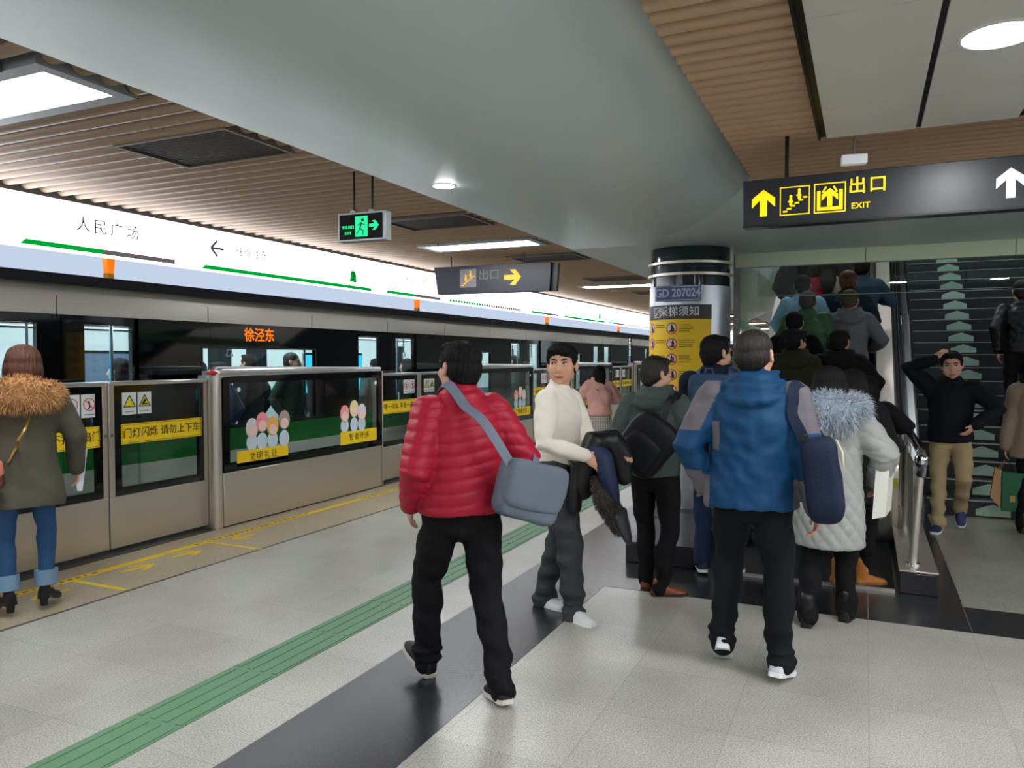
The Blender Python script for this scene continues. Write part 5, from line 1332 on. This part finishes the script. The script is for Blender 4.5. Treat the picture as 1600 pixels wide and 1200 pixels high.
# ------------------------------------------------------------------ man in the green grey hoodie jacket
TEAL = cloth('dark green grey fleece', (68, 80, 76))
J = person('person in a dark green grey hooded jacket with a black sling pack and brown shoes', (-1.26, 5.16, 0), D(-2), 1.62, fl=(-.12, .10, 0, 10, 0), fr=(.02, -.03, 0, -62, 0), hl=(-.20, .18, .92), hr=(.27, .06, .78), head=(-38, -4, 0), lean=.07, twist=-.08,
           hand_r=dict(curl=.8), top=dict(mat=TEAL, ext=.03, hem=-.06, fold=.007, collar=.05, hood=.95, sleeve=1.05), bottom=('trousers', BLKT, 1.06), shoes=('shoe', mat('brown leather shoe', (128, 66, 34), .45), mat('dark brown sole', (60, 36, 24), .6)), hair=('short', DBRH), vox=.006, tvox=.009, seed=9, strands=3000)
BLKN = cloth('black nylon', (22, 23, 27), rough=.5, bump=.15)
bc = V(-.02, -.235, 1.04)
t, put = held('sling_pack', 'black sling pack worn across the back of the green grey jacket', 'bag', J, bc)
Rb = Matrix.Rotation(D(38), 3, 'Y')
put(crumple(soft_box(bc, (.165, .075, .20), Rb, .5).build('bag_body', BLKN, smooth=True), .007, 3, 20))
put(crumple(soft_box(bc + Rb @ V(0, -.04, -.05), (.125, .06, .12), Rb, .45).build('front_pocket', BLKN, smooth=True), .005, 5, 20))
put(strap('strap', J, [V(.08, -.26, 1.18), V(.12, -.2, 1.32), V(.13, -.05, 1.40), V(.11, .1, 1.34)], BLKN, None, .024, .004, .010))
put(strap('strap', J, [V(-.13, -.24, .92), V(-.24, -.14, .96), V(-.22, .05, 1.05), V(-.05, .2, 1.2), V(.11, .12, 1.33)], BLKN, None, .016, .003, .008))
mb = MB()
gp = lambda x, y, z: J['hd'] + J['HR'] @ V(x, y, z)
mb.tube([gp(.078, -.01, .01), gp(.074, .08, .008)], .0025, n=6)
for q in (-1, 1):
    mb.tube([gp(q * .033 + .024 * math.cos(a), .094 - .01 * abs(math.cos(a)), .004 + .018 * math.sin(a)) for a in [2 * PI * k / 12 for k in range(13)]], .0022, n=6)
mb.build('glasses', mat('glasses frame', (120, 40, 44), .4), J['root'], smooth=True)
# ------------------------------------------------------------------ man with the blue backpack
NAVY = cloth('navy jacket cloth', (25, 31, 48))
J = person('tall person in a navy jacket and jeans with a square blue backpack', (-1.0, 5.86, .022), D(2), 1.75, fl=(-.09, -.06, 0, 12, 0), fr=(.09, -.12, 0, -30, 0), head=(-42, 0, 0), hl=(-.24, .14, .92), hr=(.25, .14, .95), top=dict(mat=NAVY, ext=.035, hem=-.06, fold=.006, collar=.06, hood=.8), bottom=('jeans', DENIMD, 1.0), shoes=('shoe', mat('navy sneaker', (38, 42, 54), .6), WSOLE), hair=('short', HAIRB), vox=.007, tvox=.010, seed=11, strands=3000)
BPK = cloth('steel blue pack cloth', (52, 76, 100), rough=.6, bump=.15)
bc = V(-.02, -.265, 1.235)
t, put = held('backpack', 'square steel blue backpack on the back of the tall navy jacket', 'backpack', J, bc)
put(soft_box(bc, (.145, .085, .235), None, .3).build('bag_body', BPK, smooth=True, parent=None))
put(soft_box(bc + V(0, -.055, -.03), (.118, .05, .18), None, .3).build('front_pocket', cloth('steel blue pack panel', (60, 86, 112), rough=.6), smooth=True))
for q in (-1, 1): put(strap('strap', J, [V(q * .09, -.2, 1.42), V(q * .115, -.08, 1.50), V(q * .125, .04, 1.46), V(q * .13, .14, 1.32)], BPK, None, .028, .005, .010))
put(MB().tube([bc + V(-.03, -.03, .235), bc + V(-.02, -.03, .27), bc + V(.02, -.03, .27), bc + V(.03, -.03, .235)], .007, n=8).build('grab_handle', BPK, smooth=True))
# ------------------------------------------------------------------ man in the blue and grey jacket
BLUE = cloth('blue jacket cloth', (18, 64, 102), rough=.6, bump=.1); GREYJ = cloth('grey jacket panel', (104, 98, 104), rough=.6, bump=.1)
def paint_blue(c, J):
    d = c - np.array(J['neck']); lat = d @ np.array(J['rs']); bk = d @ np.array(J['fs'])
    al = np.abs(lat); out = np.zeros(len(c))
    sh_ = (al > .16 + .45 * np.clip(-.02 - d[:, 2], 0, 1)) & (d[:, 2] > -.22) & (d[:, 2] < .03)
    sl = (al > .245) & (d[:, 2] < -.20) & ~((d[:, 2] < -.19) & (d[:, 2] > -.43) & (bk < -.05))
    cuff = (al > .20) & (d[:, 2] < -.45)
    side_ = (al > .150) & (al < .19) & (d[:, 2] < -.17) & (d[:, 2] > -.32) & (lat < 0)
    out[sh_ | sl | cuff | side_] = 1
    return out
J = person('person in blue and grey jacket, black trousers and white shoes nearing the escalator', (-.50, 4.03, 0), D(2), 1.73, fl=(-.155, .04, 0, 6, 36), fr=(.125, -.05, 0, -14, 14), hl=(-.245, .10, .93), hr=(.30, -.02, .80), head=(-16, 6, 0), lean=.05, fat=1.13, shx=.19,
           poles={'l': (-1, -.7, 0), 'r': (.8, -.8, 0)}, hand_r=dict(curl=.7), top=dict(mat=[BLUE, GREYJ], ext=.04, hem=-.09, flare=.006, fold=.010, ffreq=14, collar=.07, hood=1.05, paint=paint_blue, sleeve=1.05), bottom=('trousers', cloth('black blue trousers', (18, 20, 26)), 1.14, 0, True), shoes=('shoe', mat('light grey sneaker', (196, 200, 208), .6), WSOLE), hair=('crop', DBRH), vox=.006, tvox=.008, seed=13, strands=3500)
NAVB = cloth('dark navy canvas', (24, 34, 56), rough=.7)
bc = V(.315, -.13, 1.03)
t, put = held('shoulder_bag', 'dark navy shoulder bag on the right shoulder of the blue and grey jacket', 'bag', J, bc)
put(crumple(soft_box(bc, (.085, .11, .20), Matrix.Rotation(D(-6), 3, 'Y'), .5).build('bag_body', NAVB, smooth=True), .010, 8, 18))
put(strap('strap', J, [V(.235, -.17, 1.18), V(.20, -.16, 1.34), V(.185, -.06, 1.47), V(.20, .06, 1.44), V(.25, .12, 1.28), V(.30, .03, 1.2)], NAVB, None, .026, .004, .008))
put(MB().tube([bc + V(.06, -.05, .19), bc + V(.085, -.08, .14), bc + V(.09, -.09, .08)], .006, n=8).build('zip_trim', mat('cream trim', (190, 186, 160), .5), smooth=True))
put(MB().box(.215, .25, -.24, -.225, 1.215, 1.25).build('buckle', BLACK, bevel=.003))
# ------------------------------------------------------------------ woman in the grey puffer coat
PUF = cloth('silver grey puffer', (158, 160, 156), rough=.45, bump=.08)
J = person('person in a long silver grey puffer coat with a pale blue grey fur hood', (-.19, 5.03, 0), D(-8), 1.56, fl=(-.095, -.13, 0, 8, 0), fr=(.085, .10, 0, -6, 0), hl=(-.16, .24, .88), hr=(.24, .14, .86), head=(-6, 4, 0), fem=True, shx=.165, poles={'r': (1, -.6, 0), 'l': (-1, -.5, 0)},
           top=dict(mat=PUF, ext=.05, hem=-.385, flare=.02, fold=.004, diamond=(.10, .012), collar=.05, sleeve=1.08, name='coat'), bottom=('trousers', BLKT, 1.15), shoes=('boot', BLKL, BSOLE), hair=('bob', HAIRB), vox=.007, tvox=.010, seed=15, strands=3000)
r = J['root']; mb = MB(); nk = J['neck']
pts = [nk + V(.165 * math.cos(2 * PI * k / n_), -.05 + .125 * math.sin(2 * PI * k / n_), .03 + .02 * math.sin(2 * PI * k / n_)) for k in range(n_ + 1)]
mb.tube(pts, .06, n=14, rounded=False); mb.ell(nk + V(.02, -.15, .0), (.165, .075, .12))
me = remesh(mb, .013, 3); a, nn = coords(me); FB1 = mat('pale blue grey fur', (170, 188, 206), .9); FB2 = mat('silver fur', (204, 208, 210), .9); FB3 = mat('slate fur', (124, 136, 150), .9)
co_ = mesh_obj('fur_hood', me, FB1, r); fur('fur', a, nn, [FB1, FB2, FB3, FB2], co_, .055, 6500, 5, .0022, .1)
bc = V(.27, .06, .83)
t, put = held('paper_bag', 'white paper shopping bag held beside the silver grey puffer coat', 'bag', J, bc)
put(MB().prism([(.24, .66), (.31, .68), (.325, .95), (.255, .95)], 'y', -.02, .24).build('bag_body', mat('white bag paper', (226, 226, 214), .6)))
put(MB().tube([V(.29, .06, .95), V(.285, .08, 1.0), V(.285, .14, 1.0), V(.29, .16, .95)], .004, n=6).build('handle', WHITEP, smooth=True))
# ------------------------------------------------------------------ girl in pink far along the gates
PINKC = cloth('pink fleece', (226, 172, 160))
J = person('distant person in a pink jacket and grey plaid skirt by the gates', (-3.50, 10.7, 0), D(25), 1.50, fl=(-.08, 0, 0, 10, 0), fr=(.08, .02, 0, -10, 0), hl=(-.14, .26, 1.05), hr=(.14, .26, 1.05), head=(0, 6, 0), fem=True, shx=.16, top=dict(mat=PINKC, ext=.05, hem=-.02, fold=.012, collar=.03, hood=.95), bottom=('tights', BLKT, .82), shoes=('shoe', BLKL, BSOLE), hair=('long', HAIRB), vox=.009, tvox=.012, seed=17, strands=1200)
mb = MB(); p_ = J['pel']; mb.tube([p_ + V(0, 0, .02), p_ - V(0, 0, .12), p_ - V(0, 0, .24)], [(.16, .125), (.19, .15), (.215, .17)], n=24, ref=(1, 0, 0), rounded=False)
def plaid():
    m = bpy.data.materials.new('grey plaid'); m.use_nodes = True; nt = m.node_tree; b = nt.nodes['Principled BSDF']
    tc = nt.nodes.new('ShaderNodeTexCoord'); w1 = nt.nodes.new('ShaderNodeTexWave'); w2 = nt.nodes.new('ShaderNodeTexWave'); w2.bands_direction = 'Z'
    for w in (w1, w2): w.inputs['Scale'].default_value = 9; nt.links.new(tc.outputs['Object'], w.inputs['Vector'])
    mx = nt.nodes.new('ShaderNodeMath'); mx.operation = 'ADD'; nt.links.new(w1.outputs['Fac'], mx.inputs[0]); nt.links.new(w2.outputs['Fac'], mx.inputs[1])
    r_ = nt.nodes.new('ShaderNodeValToRGB'); r_.color_ramp.elements[0].color = rgb(84, 78, 76); r_.color_ramp.elements[1].color = rgb(190, 184, 170); nt.links.new(mx.outputs[0], r_.inputs[0]); nt.links.new(r_.outputs[0], b.inputs['Base Color']); b.inputs['Roughness'].default_value = .9
    return m
mb.build('plaid_skirt', plaid(), J['root'], smooth=True)
# ------------------------------------------------------------------ man coming down the stairs
KHAKI = cloth('khaki trousers', (168, 148, 112))
J = person('person in khaki trousers stepping off the stairs, hand raised to his head', (.70, 8.22, 0), D(172), 1.68, fl=(-.09, -.26, .06, 10, 45), fr=(.06, .10, 0, -6, 0), hl=(-.22, .14, 1.0), hr=(.11, .12, 1.585), head=(4, -8, 4), lean=.05, poles={'l': (-1, -.2, 0), 'r': (1, -.1, .1)},
           hand_r=dict(d=(-.6, -.2, .8), n=(-.6, -.5, 0), curl=.5), top=dict(mat=cloth('midnight jacket', (18, 20, 28)), ext=.035, hem=-.06, fold=.006, collar=.05), bottom=('trousers', KHAKI, 1.05, 0, True), shoes=('shoe', mat('blue sneaker', (40, 52, 96), .6), WSOLE), hair=('short', HAIRB), vox=.007, tvox=.010, seed=19, face=True, strands=2000)
# ------------------------------------------------------------------ people at the right edge
J = person('person in a shiny black leather jacket climbing the stairs at the right edge', (1.60, 10.28, .825), D(0), 1.68, fl=(-.1, .0, 0, 0, 0), fr=(.1, .30, .165, 0, 0), head=(0, 0, 0), top=dict(mat=BLKL, ext=.03, hem=-.05, fold=.009, collar=.05), bottom=('trousers', BLKT, 1.0), shoes=('shoe', BLKL, BSOLE), hair=('short', DBRH), vox=.009, tvox=.012, seed=21)
J = person('person in a beige coat carrying bags at the right edge before the stairs', (1.44, 8.45, 0), D(-5), 1.62, fl=(-.1, -.1, 0, 0, 0), fr=(.1, .12, 0, 0, 0), hl=(-.24, .03, .74), head=(0, 0, 0), fem=True, top=dict(mat=cloth('beige coat', (152, 134, 116)), ext=.045, hem=-.18, flare=.02, fold=.007, collar=.06, name='coat'), bottom=('trousers', BLKT, 1.0), shoes=('boot', BLKL, BSOLE), hair=('long', DBRH), vox=.009, tvox=.012, seed=22)
bc = V(-.235, -.02, .36)
t, put = held('paper_bag', 'dark green paper bag with gold print carried by the beige coat at the right edge', 'bag', J, bc)
put(MB().box(-.27, -.10, -.06, .04, .18, .54).build('bag_body', mat('green bag paper', (22, 92, 62), .5), bevel=.004))
put(MB().tube([V(-.185, -.01, .54), V(-.215, -.01, .63), V(-.22, -.01, .64), V(-.17, -.01, .54)], .004, n=6).build('handle', BLACK, smooth=True))
put(MB().box(-.205, -.165, -.0635, -.0612, .27, .33).build('gold_mark', mat('gold print', (170, 140, 60), .5)))
t, put = held('paper_bag', 'tan paper bag carried beside the dark green bag at the right edge', 'bag', J, bc + V(-.06, .05, 0))
put(MB().prism([(-.36, .30), (-.275, .2), (-.275, .56), (-.325, .57)], 'y', -.04, .10).build('bag_body', mat('tan bag paper', (180, 140, 96), .6)))
put(MB().tube([V(-.3, .03, .56), V(-.25, .03, .64), V(-.24, .03, .64), V(-.28, .03, .56)], .004, n=6).build('handle', mat('tan cord', (150, 112, 74), .6), smooth=True))
# ------------------------------------------------------------------ the crowd riding up
def step_z(y):
    i = int((y - 8.1) // .4)
    if y < 8.1: return .022
    z = max(0, (8.1 + i * .4 + .2 - Y_INC) * TAN); z = round(z / .2309) * .2309
    return max(z, .018)
def rider(label, x, y, H, topd, hair, head=(0, 0, 0), hr=None, hl=None, rz=0, seed=1, bottom=BLKT, **k):
    z = step_z(y)
    return person(label, (x, y, z), D(rz), H, fl=(-.085, -.02, 0, 0, 0), fr=(.085, .02, 0, 0, 0), hl=hl or (-.2, .2, .98), hr=hr or (.2, .2, .98), head=head, top=topd, bottom=('trousers', bottom, 1.0), shoes=('shoe', BLKL, BSOLE), hair=hair, vox=.010, tvox=.013, strands=900, group='people going up the escalator', seed=seed, **k)
cl = lambda m, **k: dict(dict(mat=m, ext=.04, hem=-.07, fold=.007, collar=.05), **k)
rider('dark haired person in black between the blue backpack and the blue jacket', -.83, 6.75, 1.70, cl(BLKC), ('short', HAIRB), seed=31)
rider('person in a black coat and tan boots hidden in front of the silver puffer coat', -.03, 5.98, 1.50, cl(BLKC, hem=-.3), ('long', HAIRB), seed=32) if False else person('person in black with tan boots, mostly hidden before the silver puffer coat', (-.08, 5.85, .026), D(-4), 1.50, fl=(-.08, -.05, 0, 10, 0), fr=(.08, .05, 0, -60, 0), head=(0, 5, 0), fem=True, top=cl(BLKC, hem=-.25), bottom=('trousers', BLKT, 1.0, .08), shoes=('boot', mat('tan suede', (176, 112, 44), .8), mat('tan sole', (120, 80, 50), .6)), hair=('bob', HAIRB), vox=.009, tvox=.012, group='people going up the escalator', seed=32)
rider('person in a dark olive furry jacket with face turned right on the escalator', -.64, 8.2, 1.66, cl(cloth('dark olive fleece', (46, 46, 30), bump=.9, bscale=40), hood=1.0, fold=.012), ('short', HAIRB), head=(-40, 0, 0), seed=33)
rider('person in a black hooded jacket with a black beanie at the left of the escalator', -.70, 8.75, 1.64, cl(BLKC, hood=1.1, ext=.05), ('crop', HAIRB), seed=34)
rider('grey haired person in a green puffer jacket on the escalator', -.60, 9.18, 1.66, cl(cloth('green puffer', (70, 108, 72), rough=.5), ext=.05, quilt=(.11, .010)), ('crop', GRYH), seed=35)
rider('person in a light blue jacket mostly hidden before the green puffer jacket', -.68, 9.55, 1.64, cl(cloth('light blue jacket', (150, 196, 220))), ('short', HAIRB), seed=36)
rider('person in a dark brown coat highest at the left of the escalator', -.72, 10.25, 1.70, cl(cloth('dark brown coat', (64, 58, 58)), hem=-.3, ext=.06), ('long', HAIRB), seed=37)
rider('person in red with cream patterned sleeves high on the escalator', -.42, 9.95, 1.66, cl(cloth('red wool', (170, 40, 58)), paint=lambda c, J: ((c - np.array(J['neck'])) @ np.array(J['rs']) > .02).astype(int), mat=[cloth('red wool', (170, 40, 58)), cloth('cream patterned knit', (206, 180, 168), bscale=25, bump=.8)]), ('long', DBRH), seed=38)
rider('person in a grey hoodie with a hand on the right handrail', -.17, 9.2, 1.66, cl(cloth('grey hoodie', (108, 112, 116)), hood=1.05, hem=-.1), ('crop', LBRH), head=(-10, 0, 0), hr=(.24, .18, 1.02), seed=39)
rider('person with curly red brown hair in front of the grey hoodie', -.20, 9.6, 1.68, cl(cloth('dark teal coat', (30, 44, 52))), ('bun', REDH), seed=40)
rider('person in a dark denim jacket reaching to the right handrail high on the escalator', -.06, 9.98, 1.62, cl(cloth('slate denim', (54, 78, 98))), ('short', HAIRB), hr=(.16, .22, 1.16), seed=41)
rider('person in a black hooded jacket with a white strap right of the olive jacket', -.24, 8.35, 1.66, cl(BLKC, hood=1.15, ext=.05), ('short', HAIRB), hr=(.27, .10, 1.0), seed=42, head=(-15, 0, 0))
rider('person in soft black coat just beyond the puffer coat, hand on the right handrail', .02, 7.5, 1.42, cl(cloth('soft black coat', (24, 22, 24))), ('bob', HAIRB), hr=(.22, .12, .95), seed=43, fem=True)
# ------------------------------------------------------------------ passengers in the train
def rider_in(label, x, y, H, rz, col, hair, head=(0, 0, 0), seed=1, fem=False):
    person(label, (x, y, 0.0), D(rz), H, head=head, top=dict(mat=cloth('passenger cloth %d' % seed, col), ext=.035, hem=-.07, fold=.006, collar=.05), bottom=('trousers', BLKT, 1.0), shoes=('shoe', BLKL, BSOLE), hair=hair, vox=.011, tvox=.014, group='train passengers', seed=seed, fem=fem)
rider_in('passenger with dark bobbed hair seen in the nearest door window', -6.75, 5.40, 1.60, 130, (30, 30, 34), ('bob', HAIRB), (20, 0, 0), 51, True)
rider_in('passenger in dark clothes beside the bobbed hair in the nearest door window', -7.2, 5.2, 1.54, 200, (40, 44, 52), ('short', HAIRB), (0, 0, 0), 52)
rider_in('passenger in a navy jacket at the left of the wide train window', -6.62, 6.55, 1.56, 100, (40, 54, 84), ('short', HAIRB), (0, 0, 0), 53)
rider_in('passenger in grey behind the navy jacket in the wide train window', -7.6, 7.2, 1.56, 40, (96, 92, 84), ('long', HAIRB), (0, 0, 0), 54, True)
rider_in('passenger in black standing in the middle of the wide train window', -7.3, 7.75, 1.66, 90, (24, 26, 28), ('short', HAIRB), (0, 0, 0), 55)
rider_in('passenger in dark green facing the platform in the wide train window', -6.70, 7.85, 1.68, -80, (44, 54, 44), ('crop', DBRH), (20, 0, 0), 56)
rider_in('passenger in dark clothes at the right end of the wide train window', -6.95, 8.75, 1.72, 170, (30, 32, 38), ('short', HAIRB), (0, 0, 0), 57)
rider_in('passenger in grey patterned coat seen through the second doors, left leaf', -6.70, 9.75, 1.60, 60, (84, 100, 104), ('short', HAIRB), (0, 0, 0), 58)
rider_in('passenger in black seen through the second doors, right leaf', -6.85, 10.85, 1.60, 110, (26, 28, 30), ('long', HAIRB), (0, 0, 0), 59, True)
rider_in('passenger in grey seen through the third doors', -6.8, 15.0, 1.66, 90, (90, 92, 96), ('short', HAIRB), (0, 0, 0), 60)
